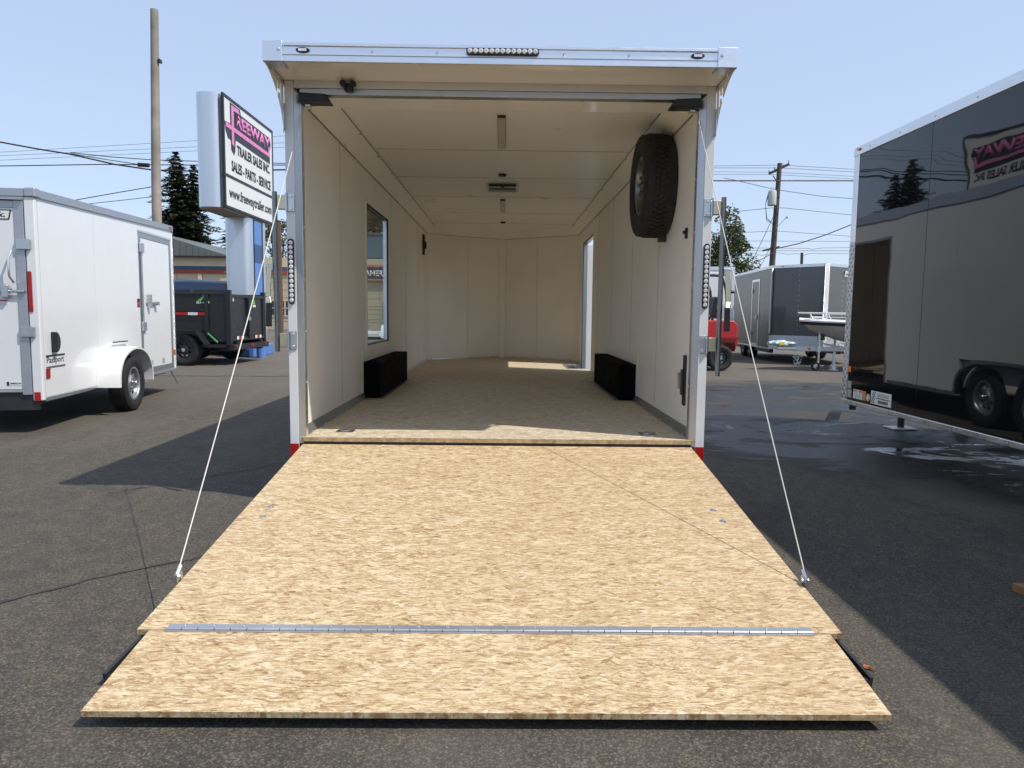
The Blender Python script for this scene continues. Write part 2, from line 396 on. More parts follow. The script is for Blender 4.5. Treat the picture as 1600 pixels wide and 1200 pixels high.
def tag(o, label, cat, group=None):
    o['label'] = label; o['category'] = cat
    if group: o['group'] = group
    return o
def thing(name, label, cat, loc=(0,0,0), rz=0.0, group=None):
    o = bpy.data.objects.new(name, None); COL.objects.link(o); o.empty_display_size = 0.3
    o.location = loc; o.rotation_euler = (0, 0, rz)
    return tag(o, label, cat, group)
def child(o, p):
    o.parent = p; return o
def dup(o, parent=None, loc=None, rz=None):
    c = o.copy(); COL.objects.link(c)
    if parent is not None: c.parent = parent
    if loc is not None: c.location = loc
    if rz is not None: c.rotation_euler = (0, 0, rz)
    for k in o.children: dup(k, c)
    return c
def text(name, body, m, parent, origin, right, up, width, height, bold=0.0, depth=0.004, shear=0.0):
    """flat lettering as mesh: lower left at origin, fitted to width x height"""
    cu = bpy.data.curves.new(name, 'FONT'); cu.body = body; cu.size = 1.0; cu.offset = bold; cu.shear = shear; cu.resolution_u = 3
    t = bpy.data.objects.new(name, cu); COL.objects.link(t)
    dg = bpy.context.evaluated_depsgraph_get()
    me = bpy.data.meshes.new_from_object(t.evaluated_get(dg)); bpy.data.objects.remove(t); bpy.data.curves.remove(cu)
    xs = [v.co.x for v in me.vertices]; ys = [v.co.y for v in me.vertices]
    x0, y0 = min(xs), min(ys); sx = width/(max(xs)-x0); sy = height/(max(ys)-y0)
    o_, r_, u_ = Vector(origin), Vector(right).normalized(), Vector(up).normalized(); n_ = r_.cross(u_)
    for v in me.vertices:
        v.co = o_ + r_*((v.co.x-x0)*sx) + u_*((v.co.y-y0)*sy)
    bm = bmesh.new(); bm.from_mesh(me)
    g = bmesh.ops.extrude_face_region(bm, geom=list(bm.faces))
    bmesh.ops.translate(bm, verts=[e for e in g['geom'] if isinstance(e, bmesh.types.BMVert)], vec=n_*depth)
    bmesh.ops.recalc_face_normals(bm, faces=bm.faces); bm.to_mesh(me); bm.free()
    me.materials.clear(); me.materials.append(m); me.name = name
    o = bpy.data.objects.new(name, me); COL.objects.link(o)
    if parent is not None: o.parent = parent
    return o
# ================================================================== ground
def build_ground():
    s = MB(); s.add([(-700,-700,0),(700,-700,0),(700,700,0),(-700,700,0)], [(0,1,2,3)])
    g = s.build('ground', M_ASPH); g['kind'] = 'structure'
    m_tar = mat('tar_seam', (0.042, 0.040, 0.038), 0.8, var=0.45, vs=30)
    def strip(pts, w):
        q = MB(); n = len(pts)
        for i, (x, y) in enumerate(pts):
            dx = pts[min(i+1, n-1)][0]-pts[max(i-1, 0)][0]; dy = pts[min(i+1, n-1)][1]-pts[max(i-1, 0)][1]; L = math.hypot(dx, dy)
            ww = w*(0.6+0.8*rnd.random())/2
            q.v += [(x-dy/L*ww, y+dx/L*ww, 0.004), (x+dy/L*ww, y-dx/L*ww, 0.004)]
        q.f += [(2*i, 2*i+1, 2*i+3, 2*i+2) for i in range(n-1)]
        return q.build('tar_seam', m_tar, g)
    def wig(a, b, n, j):
        return [(a[0]+(b[0]-a[0])*i/n+rnd.uniform(-j, j), a[1]+(b[1]-a[1])*i/n+rnd.uniform(-j, j)) for i in range(n+1)]
    strip(wig((-2.6,-2.35),(-1.85,-1.40),16,.010)+wig((-1.80,-1.33),(-1.25,-0.86),14,.010), 0.022)
    strip(wig((-2.55,0.2),(-1.4,1.55),26,.02), 0.010)
    strip(wig((-9,8.6),(-1.5,9.2),30,.03), 0.10)
    # loose grit lying on the tarmac, sunny side
    q = MB(); r = random.Random(3)
    for i in range(420):
        x = r.uniform(-3.4, 2.2); y = r.uniform(-3.6, 2.0)
        if abs(x) < 1.25 and y > -2.6 : continue
        a = r.uniform(0, 6.28); d = r.uniform(.0012, .0034); e = d*r.uniform(.5, 1.0); ca, sa = math.cos(a), math.sin(a)
        q.add([(x+ca*d, y+sa*d, .001), (x-sa*e, y+ca*e, .001), (x-ca*d, y-sa*d, .001), (x+sa*e, y-ca*e, .001), (x+ca*.001, y, d*.9+.001)], [(0,1,4),(1,2,4),(2,3,4),(3,0,4)])
    o = q.build('loose_grit', mat('grit_stone', (0.15, 0.13, 0.105), 0.9, var=0.6, vs=35), g); o['kind'] = 'stuff'
    return g
GROUND = build_ground()

# ================================================================== wheels
def tyre_mesh(R, w, rim, ribs=5, nb=56, tread=True):
    s = MB(); h = w/2
    prof = [(-h*.62, rim), (-h*.86, rim+.012), (-h*.98, rim+(R-rim)*.35), (-h, rim+(R-rim)*.55), (-h*.95, R-.028), (-h*.84, R-.010), (-h*.6, R-.006), (h*.6, R-.006), (h*.84, R-.010), (h*.95, R-.028), (h, rim+(R-rim)*.55), (h*.98, rim+(R-rim)*.35), (h*.86, rim+.012), (h*.62, rim)]
    s.lathe(prof, (0,0,0), 'x', 48)
    if tread:
        for k in range(ribs):
            xc = -h*.80+(k+.5)*(h*1.6/ribs); hw = h*.8/ribs*.84
            for j in range(nb):
                t0 = 2*math.pi*(j+(.33 if k % 2 else 0))/nb; t1 = t0+2*math.pi/nb*.78; sk = (.3 if k % 2 else -.3)*2*math.pi/nb
                top = R-(.009 if k in (0, ribs-1) else 0.0)
                def P(x, t, r): return (x, math.cos(t)*r, math.sin(t)*r)
                b = R-.016
                s.hexa([P(xc-hw,t0,b), P(xc+hw,t0+sk,b), P(xc+hw,t1+sk,b), P(xc-hw,t1,b), P(xc-hw,t0,top), P(xc+hw,t0+sk,top), P(xc+hw,t1+sk,top), P(xc-hw,t1,top)])
    return s
def rim_mesh(rim, w, side, holes=8, dish=.035):
    s = MB(); h = w*.40
    # barrel with lip
    s.lathe([(-h, rim+.008), (-h, rim-.012), (-h*.9, rim-.018), (h*.9, rim-.018), (h, rim-.012), (h, rim+.008), (h*.8, rim+.004), (-h*.8, rim+.004)], (0,0,0), 'x', 40)
    # disc with round holes made of a ring of bridges
    xo = side*(h-dish); th = .006*side
    n = 40; hub = rim*.42; r1, r2 = rim*.52, rim*.74
    s.lathe([(xo+.018*side, .0), (xo+.018*side, hub*.95), (xo+.006*side, hub*1.1), (xo, r1), (xo-th*2, r1), (xo-th*2, .0)], (0,0,0), 'x', n)
    s.lathe([(xo, r2), (xo-.006*side, rim*.88), (xo-.02*side, rim-.016), (xo-.03*side, rim-.016), (xo-th*3, r2)], (0,0,0), 'x', n)
    for k in range(holes):
        t = 2*math.pi*k/holes; dt = 2*math.pi/holes*.24
        def P(x, a, r): return (x, math.cos(a)*r, math.sin(a)*r)
        s.hexa([P(xo, t-dt*1.2, r1-.004), P(xo, t+dt*1.2, r1-.004), P(xo, t+dt, r2+.004), P(xo, t-dt, r2+.004), P(xo-th*2, t-dt*1.2, r1-.004), P(xo-th*2, t+dt*1.2, r1-.004), P(xo-th*2, t+dt, r2+.004), P(xo-th*2, t-dt, r2+.004)])
    for k in range(5):
        t = 2*math.pi*k/5+.3; r = hub*.72
        s.cyl((xo+.024*side, math.cos(t)*r, math.sin(t)*r), .011, .03, 'x', 8)
    return s
def wheel(parent, loc, R=.335, w=.205, rim=.195, side=1, tread=True, rimmat=None, rz=0.0, hub=None):
    t = tyre_mesh(R, w, rim, tread=tread).build('tyre', M_RUBBER, parent, smooth=True)
    t.location = loc; t.rotation_euler = (0, 0, rz)
    rim_mesh(rim, w, side).build('rim', rimmat or M_RIM, t, smooth=True)
    h = MB(); x = side*(w*.40-.035)
    h.lathe([(x+side*.012, 0), (x+side*.07, 0), (x+side*.07, .026), (x+side*.06, .034), (x+side*.012, .036)], (0,0,0), 'x', 18, False)
    h.build('hub_cap', hub or M_ZINC, t, smooth=True)
    return t

# ================================================================== the open trailer
def Z(z): return z+FZ
def build_trailer():
    T = thing('cargo_trailer', 'open white enclosed cargo trailer with strand-board ramp lowered in front', 'trailer')
    W, WI, L, AP = 1.295, 1.236, 7.65, 8.50
    ZF, HC, ZC, WC = .014, 2.076, 2.2012, 1.107
    win = (2.27, 3.58, .47, 1.80); door = (5.55, 6.85, -.30, 1.89)
    # ---- outer walls
    wz0, wz1 = Z(-.10), Z(2.20)
    def wall(side):
        holes = [(2.12, 3.92, wz0-.01, Z(.33))]
        holes.append((win[0], win[1], Z(win[2]), Z(win[3])) if side < 0 else (door[0], door[1], wz0-.01, Z(door[3])))
        s = MB(); x = side*W
        fr = ((x-side*.0465, 0, 0), (0, 1, 0), (0, 0, 1)) if side > 0 else ((x, 0, 0), (0, 1, 0), (0, 0, 1))
        s.slab(.052, L, wz0, wz1, holes, fr, .0465)
        return s.build('side_wall', M_WHITE, T)
    for sd in (-1, 1):
        w_ = wall(sd)
        # outside joint strips between the skins
        for y in (1.22, 2.0, 4.05, 5.2) if sd > 0 else (1.22, 4.3, 5.5, 6.7):
            MB().box(sd*W, sd*(W+.003), y-.010, y+.010, wz0+.03, wz1-.02).build('joint_strip', M_FRAME, w_)
        MB().box(sd*(W+.0005), sd*(W+.012), .06, 2.10, wz0-.005, wz0+.045).build('bottom_rail', M_ALU, w_)
        MB().box(sd*(W+.0005), sd*(W+.012), 3.94, 5.5, wz0-.005, wz0+.045).build('bottom_rail', M_ALU, w_)
        MB().box(sd*(W+.0005), sd*(W+.014), -.20, L, wz1-.06, Z(2.262)).build('top_rail', M_ALU, w_)
        # V-nose skin
        s = MB(); s.hexa([(sd*W,L+.002,wz0),(0,AP+.08,wz0),(0,AP+.03,wz0),(sd*(W-.03),L+.002,wz0),(sd*W,L+.002,wz1),(0,AP+.08,wz1),(0,AP+.03,wz1),(sd*(W-.03),L+.002,wz1)])
        s.build('nose_wall', M_WHITE, T)
    s = MB(); s.prism([(-W,-.20),(W,-.20),(W,L),(0,AP+.08),(-W,L)], ((0,0,Z(2.252)),(1,0,0),(0,1,0)), .014); s.build('roof', M_WHITE, T)
    # ---- interior lining, board by board
    g = .0035; th = .006
    for sd, seams in ((-1, (.085, 1.22, 2.45, 3.72, 5.02, 6.31, L)), (1, (.085, 1.25, 2.44, 3.74, 4.99, 6.30, L))):
        h = [(win[0], win[1], Z(win[2]), Z(win[3]))] if sd < 0 else [(door[0], door[1], -1, Z(door[3]))]
        for a, b in zip(seams[:-1], seams[1:]):
            s = MB(); fr = ((sd*WI if sd > 0 else -WI-th, 0, 0), (0, 1, 0), (0, 0, 1))
            s.slab(a+g, b-g, Z(ZF), Z(HC), h, fr, th); lp = s.build('liner_panel', M_LINER, T)
            if b < L and not (sd < 0 and win[0] < b < win[1]) and not (sd > 0 and door[0] < b < door[1]):
                MB().box(sd*(WI-.0014), sd*(WI+.003), b-.0024, b+.0024, Z(ZF)+.08, Z(HC)-.004).build('joint_bead', M_SEAM, lp)
            for zz in (.25, .75, 1.25, 1.75, 2.02):
                if b < L and not (sd < 0 and win[0]-.1 < b < win[1]+.1) and not (sd > 0 and door[0]-.1 < b < door[1]+.1) and not (2.0 < b < 4.1 and zz < .5):
                    for q in (-.018, .018): MB().cyl((sd*(WI-.0008), b+q, Z(zz)), .0045, .0022, 'x', 8).build('screw', M_LINERC, lp)
    for sd in (-1, 1):
        P0, P1 = Vector((sd*WI, L, 0)), Vector((0, AP, 0)); dv = (P1-P0).normalized(); nv = Vector((-dv.y*sd, dv.x*sd, 0))*-1
        if nv.y < 0: nv = -nv
        for a, b in ((.002, .52), (.524, .995)):
            p, q = P0.lerp(P1, a), P0.lerp(P1, b)
            s = MB(); z0, z1 = Z(ZF), Z(HC)
            s.hexa([p+Vector((0,0,z0)), q+Vector((0,0,z0)), q+nv*th+Vector((0,0,z0)), p+nv*th+Vector((0,0,z0)), p+Vector((0,0,z1)), q+Vector((0,0,z1)), q+nv*th+Vector((0,0,z1)), p+nv*th+Vector((0,0,z1))])
            s.build('front_liner_panel', M_LINER, T)
        # corner trim and base strip
        s = MB(); s.hexa([(sd*WI,L-.05,Z(ZF)),(sd*(WI-.004),L-.05,Z(ZF)),tuple(P0.lerp(P1,.035)+Vector((0,-.006,Z(ZF)))),(sd*WI,L+.01,Z(ZF)),(sd*WI,L-.05,Z(HC)),(sd*(WI-.004),L-.05,Z(HC)),tuple(P0.lerp(P1,.035)+Vector((0,-.006,Z(HC)))),(sd*WI,L+.01,Z(HC))])
        s.build('corner_trim', M_LINER, T)
        a, b = P0.lerp(P1, .06), P0.lerp(P1, .97)
        MB().beam(a+Vector((0,-.012,Z(ZF)+.012)), b+Vector((0,-.012,Z(ZF)+.012)), .01, .022).build('base_strip', M_ALU, T)
        # coves
        y0 = .345
        s = MB(); s.hexa([(sd*WI,y0,Z(HC)),(sd*WI,L,Z(HC)),(sd*WI,L,Z(HC)+.006),(sd*WI,y0,Z(HC)+.006),(sd*WC,y0,Z(ZC)),(sd*WC,L-.09,Z(ZC)),(sd*WC,L-.09,Z(ZC)+.006),(sd*WC,y0,Z(ZC)+.006)])
        cv = s.build('ceiling_cove', M_LINERC, T)
        for k in range(9):
            y = .6+k*.82
            MB().cyl((sd*(WC+.012), y, Z(ZC)-.014), .007, .006, 'z', 8).build('screw', M_DARKST, cv)
        MB().beam((sd*(WC+.004), y0, Z(ZC)-.004), (sd*(WC+.004), L-.1, Z(ZC)-.004), .010, .004).build('cove_bead', M_KICK, cv)
        MB().beam((sd*(WI-.003), y0, Z(HC)+.004), (sd*(WI-.003), L-.01, Z(HC)+.004), .008, .008).build('cove_bead', M_KICK, cv)
        s = MB(); s.hexa([(sd*WI,L,Z(HC)),(0,AP,Z(HC)),(0,AP+.01,Z(HC)),(sd*WI,L+.01,Z(HC)),(sd*WC,L-.09,Z(ZC)),(0,AP-.20,Z(ZC)),(0,AP-.19,Z(ZC)+.006),(sd*WC,L-.08,Z(ZC)+.006)])
        s.build('front_cove', M_LINERC, T)
        MB().beam((sd*WI,L-.004,Z(HC)+.003),(0,AP-.004,Z(HC)+.003),.006,.006).build('cove_bead', M_KICK, T)
    # centre strip of the nose
    MB().box(-.05, .05, AP-.055, AP-.04, Z(ZF), Z(HC)).build('nose_trim', M_LINER, T)
    # ---- ceiling boards
    cs = (.346, 1.99, 3.29, 4.56, 6.00, 7.20)
    for a, b in zip(cs[:-1], cs[1:]):
        c = MB().box(-WC, WC, a+.002, b-.002, Z(ZC)+.001, Z(ZC)+.007).build('ceiling_panel', M_LINERC, T)
        MB().box(-WC+.01, WC-.01, b-.0045, b+.0045, Z(ZC)-.0014, Z(ZC)+.0005).build('joint_bead', M_SEAM, c)
    s = MB(); s.prism([(-WC,7.202),(WC,7.202),(WC,L-.088),(0,AP-.198),(-WC,L-.088)], ((0,0,Z(ZC)+.001),(1,0,0),(0,1,0)), .006); s.build('ceiling_panel', M_LINERC, T)
    MB().prism([(-W+.01,.35),(W-.01,.35),(W-.01,L),(0,AP),(-W+.01,L)], ((0,0,Z(2.235)),(1,0,0),(0,1,0)), .01).build('roof_backing', M_FRAME, T)
    # ---- floor
    fl = MB().slab(-WI, WI, 0, L, [(.97, WI+.1, 5.93, 6.86)], ((0,0,Z(ZF)-.018),(1,0,0),(0,1,0)), .018)
    fl.prism([(-WI,L),(WI,L),(0,AP)], ((0,0,Z(ZF)-.018),(1,0,0),(0,1,0)), .018)
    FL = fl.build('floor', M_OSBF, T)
    MB().box(-1.212, 1.212, -.008, -.001, Z(-.012), Z(ZF)-.001).build('floor_edge', M_OSBE, FL)
    # step well by the side door
    MB().box(.97, W, 5.93, 6.86, Z(-.17), Z(-.165)).build('step_tread', M_DARKST, T)
    MB().box(.955, .968, 5.92, 6.87, Z(-.17), Z(ZF)-.001).build('step_riser', M_DARKST, T)
    MB().box(.97, WI, 6.862, 6.90, Z(-.17), Z(ZF)+.003).build('step_edge', M_ALU, T)
    MB().box(.945, WI, 5.895, 5.928, Z(ZF)+.001, Z(ZF)+.005).build('step_edge', M_ALU, T)
    MB().box(.940, .972, 5.93, 6.86, Z(ZF)+.001, Z(ZF)+.005).build('step_edge', M_ALU, T)
    # chassis below
    ch = MB()
    for x in (-1.0, 1.0): ch.box(x-.03, x+.03, .03, L, Z(-.16), Z(-.03))
    for k in range(19): ch.box(-W+.05, W-.05, .06+k*.406, .10+k*.406, Z(-.10), Z(-.03))
    ch.box(-1.235, 1.235, .0, .045, Z(-.15), Z(-.032))
    for x in (-.5, .5): ch.beam((x*2, L, Z(-.12)), (x*.1, L+2.2, Z(-.12)), .06, .12)
    ch.build('chassis', M_DARKST, T)
    MB().box(-1.205, 1.205, -.0012, .03, Z(-.032), Z(-.013)).build('gap_shade_strip', M_BLACK, T)  # black strip paints the shade of the gap under the floor edge
    MB().tube([(0,L+2.05,Z(-.1)),(0,L+2.05,.06)], .035, 10).cyl((0,L+2.05,.03),.09,.06,'z',16).build('tongue_jack', M_ZINC, T)
    # kick plates and wheel boxes
    for sd in (-1, 1):
        k = MB().hexa([(sd*(WI-.001),.09,Z(ZF)+.001),(sd*(WI-.030),.09,Z(ZF)+.001),(sd*(WI-.030),2.06,Z(ZF)+.001),(sd*(WI-.001),2.06,Z(ZF)+.001),(sd*(WI-.001),.09,Z(.068)),(sd*(WI-.006),.09,Z(.068)),(sd*(WI-.006),2.06,Z(.068)),(sd*(WI-.001),2.06,Z(.068))]).build('kick_plate', M_KICK, T)
        for q in range(6):
            MB().cyl((sd*(WI-.030), .2+q*.34, Z(ZF)+.006), .006, .005, 'z', 8).build('screw', M_ALU, k)
            MB().cyl((sd*(WI-.008), .32+q*.34, Z(.056)), .005, .006, 'x', 8).build('screw', M_ALU, k)
        MB().box(sd*(WI-.001), sd*(WI-.012), 4.05, L-.08 if sd < 0 else 5.5, Z(ZF)+.001, Z(.055)).build('kick_plate', M_FRAME, T)
        MB().box(sd*(WI-.001), sd*1.085, 2.09, 3.96, Z(ZF)+.002, Z(.345)).build('wheel_box', M_BOX, T, bevel=.008)
        MB().box(sd*1.084, sd*1.050, 2.08, 3.98, Z(ZF)+.001, Z(ZF)+.006).build('wheel_box_flange', M_KICK, T)
        MB().slab(2.02, 4.04, Z(ZF)+.02, Z(.44), [(2.085, 3.965, 0, Z(.347))], ((sd*(WI-.001) if sd < 0 else WI-.004, 0, 0), (0,1,0), (0,0,1)), .003).build('wheel_box_trim', M_LINER, T)
        # wheels and fenders
        for y in (2.62, 3.43):
            wheel(T, (sd*1.20, y, .335), .335, .205, .195, sd, True)
        f = MB()
        def arch(r, x0, x1, t):
            pts = []
            for i in range(10): a = math.pi-(math.pi/2)*i/9; pts.append((2.62+r*math.cos(a), .335+r*math.sin(a)*.92))
            for i in range(10): a = math.pi/2-(math.pi/2)*i/9; pts.append((3.43+r*math.cos(a), .335+r*math.sin(a)*.92))
            return pts
        o_, i_ = arch(.46, 0, 0, 0), arch(.415, 0, 0, 0)
        n = len(o_)
        for x in (sd*(W-.02), sd*(W+.085)):
            f.v += [(x, p[0], p[1]) for p in o_]+[(x, p[0], p[1]) for p in i_]
        for i in range(n-1):
            f.f += [(i, i+1, n+i+1, n+i), (2*n+i, 3*n+i, 3*n+i+1, 2*n+i+1), (i, 2*n+i, 2*n+i+1, i+1), (n+i, n+i+1, 3*n+i+1, 3*n+i)]
        f.f += [(0, n, 3*n, 2*n), (n-1, 3*n-1, 4*n-1, 2*n-1)]
        f.build('fender', M_ALU, T, smooth=True)
    # recessed tie rings in the floor
    m_ring = metal('dark_ring_steel', (0.25, 0.26, 0.28), 0.35)
    for x in (-1.00, .985):
        d = MB().box(x-.055, x+.055, .19, .29, Z(ZF)+.0015, Z(ZF)+.004).build('tie_down', m_ring, T)
        MB().lathe([(0,.020),(0,.034),(.006,.034),(.006,.020)], (x, .24, Z(ZF)+.004), 'z', 20).build('ring', M_ZINC, d, smooth=True)
        MB().cyl((x, .24, Z(ZF)+.005), .018, .004, 'z', 16).build('ring_cup', M_DARKST, d)
    # ---- rear frame
    for sd in (-1, 1):
        p = MB().box(sd*1.2394, sd*W, 0, .05, Z(-.125), Z(2.166)).build('rear_post', M_FRAME, T, bevel=.003)
        MB().box(sd*1.241, sd*(W-.001), -.0025, -.0002, Z(-.12), Z(-.028)).build('reflector_tape', M_RED, p)
        j = MB().hexa([(sd*1.2385,.002,Z(-.03)),(sd*1.206,.02,Z(-.03)),(sd*1.206,.085,Z(-.03)),(sd*1.2385,.085,Z(-.03)),(sd*1.2385,.002,Z(2.115)),(sd*1.206,.02,Z(2.083)),(sd*1.206,.085,Z(2.083)),(sd*1.2385,.085,Z(2.115))]).build('door_jamb', M_ALUJ, T)
        MB().box(sd*1.208, sd*1.203, .028, .082, Z(.0), Z(2.05)).build('jamb_seal', M_ALU, j)
        for k in range(6): MB().cyl((sd*1.202, .07, Z(.35+k*.32)), .006, .004, 'x', 8).build('screw', M_ALU, j)
        # LED strip
        lz0, lz1, lx = Z(.835), Z(1.235), sd*1.268
        pts = [(.018*math.cos(a), .18+.018*math.sin(a)) for a in [math.pi*i/8 for i in range(9)]]+[(.018*math.cos(a), -.18+.018*math.sin(a)) for a in [math.pi+math.pi*i/8 for i in range(9)]]
        lamp = MB().prism(pts, ((lx, -.001, (lz0+lz1)/2), (1,0,0), (0,0,1)), .012).build('lamp_strip', M_BLACK, T)
        for k in range(13):
            z = lz0+.026+k*(lz1-lz0-.052)/12
            MB().lathe([(0,0),(-.006,.005),(-.005,.011),(.002,.0148)], (lx, -.013, z), 'y', 14, False).build('lens', M_LENS, lamp, smooth=True)
        # bar lock: two brackets, a rod swung outwards and its lever
        for z0, z1 in ((1.395, 1.505), (.56, .672)):
            b = MB().box(sd*1.243, sd*1.283, -.007, -.001, Z(z0), Z(z1)).build('lock_bracket', M_ZINC, T, bevel=.003)
            for zz in (z0+.018, z1-.018): MB().lathe([(0,0),(-.008,0),(-.008,.007),(-.003,.010),(0,.010)], (sd*1.263, -.007, Z(zz)), 'y', 12, False).build('bolt', M_ALU, b, smooth=True)
            MB().tube([(sd*1.290,-.012,Z(z0)),(sd*1.290,-.012,Z(z1))], .008, 10).build('hinge_pin', M_ZINC, b, smooth=True)
            MB().box(sd*1.297, sd*1.345, -.012, .022, Z(z0+.012), Z(z1-.012)).build('rod_clip', M_YZINC, b, bevel=.004)
        rod = MB().tube([(sd*1.367,.012,Z(.42 if sd > 0 else .545)),(sd*1.367,.012,Z(1.515))], .0155, 14).build('lock_rod', M_ROD, T, smooth=True)
        MB().box(sd*1.382, sd*1.42, .0, .02, Z(1.04), Z(1.085)).build('lever_clamp', M_ZINC, rod, bevel=.004)
        lv = MB().beam((sd*1.405,.006,Z(1.07)), (sd*1.412,-.012,Z(.88)), .012, .030, (1,0,0)).beam((sd*1.412,-.012,Z(.88)), (sd*1.400,-.03,Z(.84)), .012, .030, (1,0,0)).build('lever', M_YZINC, rod, bevel=.003)
        MB().beam((sd*1.400,-.032,Z(.845)), (sd*1.402,-.034,Z(.70)), .020, .034, (1,0,0)).build('lever_grip', M_BLACK, rod, bevel=.005)
    MB().box(-1.2365, 1.2365, .001, .05, Z(2.122), Z(2.20)).build('header', M_FRAME, T)
    MB().box(-1.205, 1.205, .004, .07, Z(2.085), Z(2.121)).build('header_track', M_ALUJ, T, bevel=.003)
    MB().box(-1.235, 1.235, .075, .34, Z(2.096), Z(2.225)).build('header_box', M_GLOSSW, T, bevel=.004)
    for x in (-.91,):
        cam_ = MB().box(x-.02, x+.03, -.035, -.002, Z(2.10), Z(2.145)).build('reversing_camera', M_BLACK, T, bevel=.006)
        MB().cyl((x-.022, -.05, Z(2.135)), .019, .03, 'y', 14).build('camera_eye', M_BLACK, cam_, smooth=True)
        MB().cyl((x+.038, -.05, Z(2.135)), .017, .03, 'y', 14).build('camera_eye', M_BLACK, cam_, smooth=True)
    for sd in (-1, 1):
        s = MB().prism([(0,0),(.185,0),(.155,.046),(0,.052)], ((sd*1.203, .09, Z(2.040)), (-sd,0,0), (0,0,1)), .11*-sd)
        pl = s.build('pulley_housing', M_BLACK, T, bevel=.005)
        MB().cyl((sd*1.165, .06, Z(2.035)), .022, .03, 'x', 14).build('pulley', M_ZINC, pl)
    # ---- rear canopy (spoiler)
    ys, WS = -.3325, 1.3098
    sp = MB().prism([(ys+.012, 2.170),(-.0015, 2.166),(-.0015, 2.262),(ys+.012, 2.262)], ((-1.293,0,FZ),(0,1,0),(0,0,1)), 2.586).build('canopy_soffit', M_GLOSSW, T)
    fa = MB().box(-1.202, 1.202, ys, ys+.010, Z(2.164), Z(2.262)).build('canopy_fascia', M_ALU, T, bevel=.002)
    MB().box(-1.202, 1.202, ys-.006, ys-.0004, Z(2.164), Z(2.198)).build('fascia_lower_rail', M_ALU, fa, bevel=.002)
    MB().box(-1.202, 1.202, ys-.009, ys-.0004, Z(2.246), Z(2.2645)).build('fascia_top_rail', M_ALU, fa, bevel=.003)
    MB().box(-1.202, 1.202, ys-.008, ys-.0061, Z(2.1965), Z(2.2005)).build('fascia_bead', M_KICK, fa)
    for sd in (-1, 1):
        MB().box(sd*1.200, sd*WS, ys-.013, ys+.11, Z(2.160), Z(2.272)).build('canopy_corner_cap', M_ALU, T, bevel=.005)
        MB().lathe([(0,0),(-.006,0),(-.006,.006),(-.001,.009)], (sd*1.222, ys-.013, Z(2.225)), 'y', 12, False).build('screw', M_ZINC, fa, smooth=True)
        lampb = MB().prism([(.038*math.cos(a)*(1.0 if abs(math.cos(a)) > .5 else 1), .014*math.sin(a)) for a in [2*math.pi*i/16 for i in range(16)]], ((sd*1.09, ys-.0005, Z(2.225)), (1,0,0), (0,0,1)), .008).build('marker_lamp', M_BLACK, fa)
        MB().box(sd*1.09-.022, sd*1.09+.022, ys-.012, ys-.008, Z(2.218), Z(2.232)).build('lens', M_LENS, fa)
        for x in (.35, .71): MB().lathe([(0,0),(-.005,0),(-.005,.005),(-.001,.008)], (sd*x, ys-.0005, Z(2.223)), 'y', 12, False).build('screw', M_ZINC, fa, smooth=True)
        # curved gusset fin
        prof = []
        for i in range(13):
            t = i/12; a = t*math.pi/2
            prof.append((-.325+.325*math.sin(a)**1.15*1.0, 2.158-.30*(1-math.cos(a))**.85))
        poly = [(0.0, 2.164), (-.327, 2.164)]+prof[:-1]+[(-.002, 1.858)]
        fin = MB().prism(poly, ((sd*1.297, 0, FZ), (0,1,0), (0,0,1)), .006*(1 if sd > 0 else -1)).build('gusset_fin', M_GLOSSW, T)
        cut = MB()
        cut.prism([(-.124,2.030),(-.103,2.030),(-.103,2.068),(-.071,2.068),(-.071,2.030),(-.050,2.030),(-.050,2.128),(-.071,2.128),(-.071,2.090),(-.103,2.090),(-.103,2.128),(-.124,2.128)], ((1.25*sd, 0, FZ), (0,1,0), (0,0,1)), .1*sd)
        co = cut.build('cutter', M_BLACK); md = fin.modifiers.new('cut', 'BOOLEAN'); md.operation = 'DIFFERENCE'; md.object = co; md.solver = 'EXACT'
        dg = bpy.context.evaluated_depsgraph_get(); me = bpy.data.meshes.new_from_object(fin.evaluated_get(dg)); fin.modifiers.clear(); fin.data = me; bpy.data.objects.remove(co)
        MB().box(sd*1.2955, sd*1.2925, -.030, -.002, Z(1.87), Z(2.03)).build('fin_bracket', M_ALU, fin)
        MB().cyl((sd*1.292, -.014, Z(1.885)), .009, .006, 'x', 10).build('bolt', M_ZINC, fin)
    # LED bar
    pts = [(.185+.016*math.cos(a), .016*math.sin(a)) for a in [-math.pi/2+math.pi*i/8 for i in range(9)]]+[(-.185+.016*math.cos(a), .016*math.sin(a)) for a in [math.pi/2+math.pi*i/8 for i in range(9)]]
    bar = MB().prism(pts, ((.01, ys-.001, Z(2.229)), (1,0,0), (0,0,1)), .022).build('load_lamp_bar', M_DARKST, T)
    for k in range(13):
        MB().lathe([(0,0),(-.007,.004),(-.006,.011),(.002,.0150)], (.01-.18+k*.03, ys-.024, Z(2.229)), 'y', 14, False).build('lens', M_LENS, bar, smooth=True)
    # ---- ceiling lamps, vent, sensors
    m_lampd = mat('lamp_diffuser', (0.55, 0.53, 0.49), 0.35, var=0.05)
    for y0, y1 in ((.85, 1.86), (4.73, 5.80)):
        l = MB().box(-.028, .028, y0, y1, Z(ZC)-.020, Z(ZC)-.001).build('ceiling_lamp', m_lampd, T, bevel=.004)
        MB().box(-.031, .031, y0-.004, y1+.004, Z(ZC)-.006, Z(ZC)-.0005).build('lamp_gasket', M_DARKST, l)
        MB().box(-.027, .027, y0-.002, y0-.0001, Z(ZC)-.020, Z(ZC)-.004).build('lamp_end', M_DARKST, l)
        MB().box(-.020, .020, y0+.02, y1-.02, Z(ZC)-.024, Z(ZC)-.0205).build('diffuser', m_lampd, l)
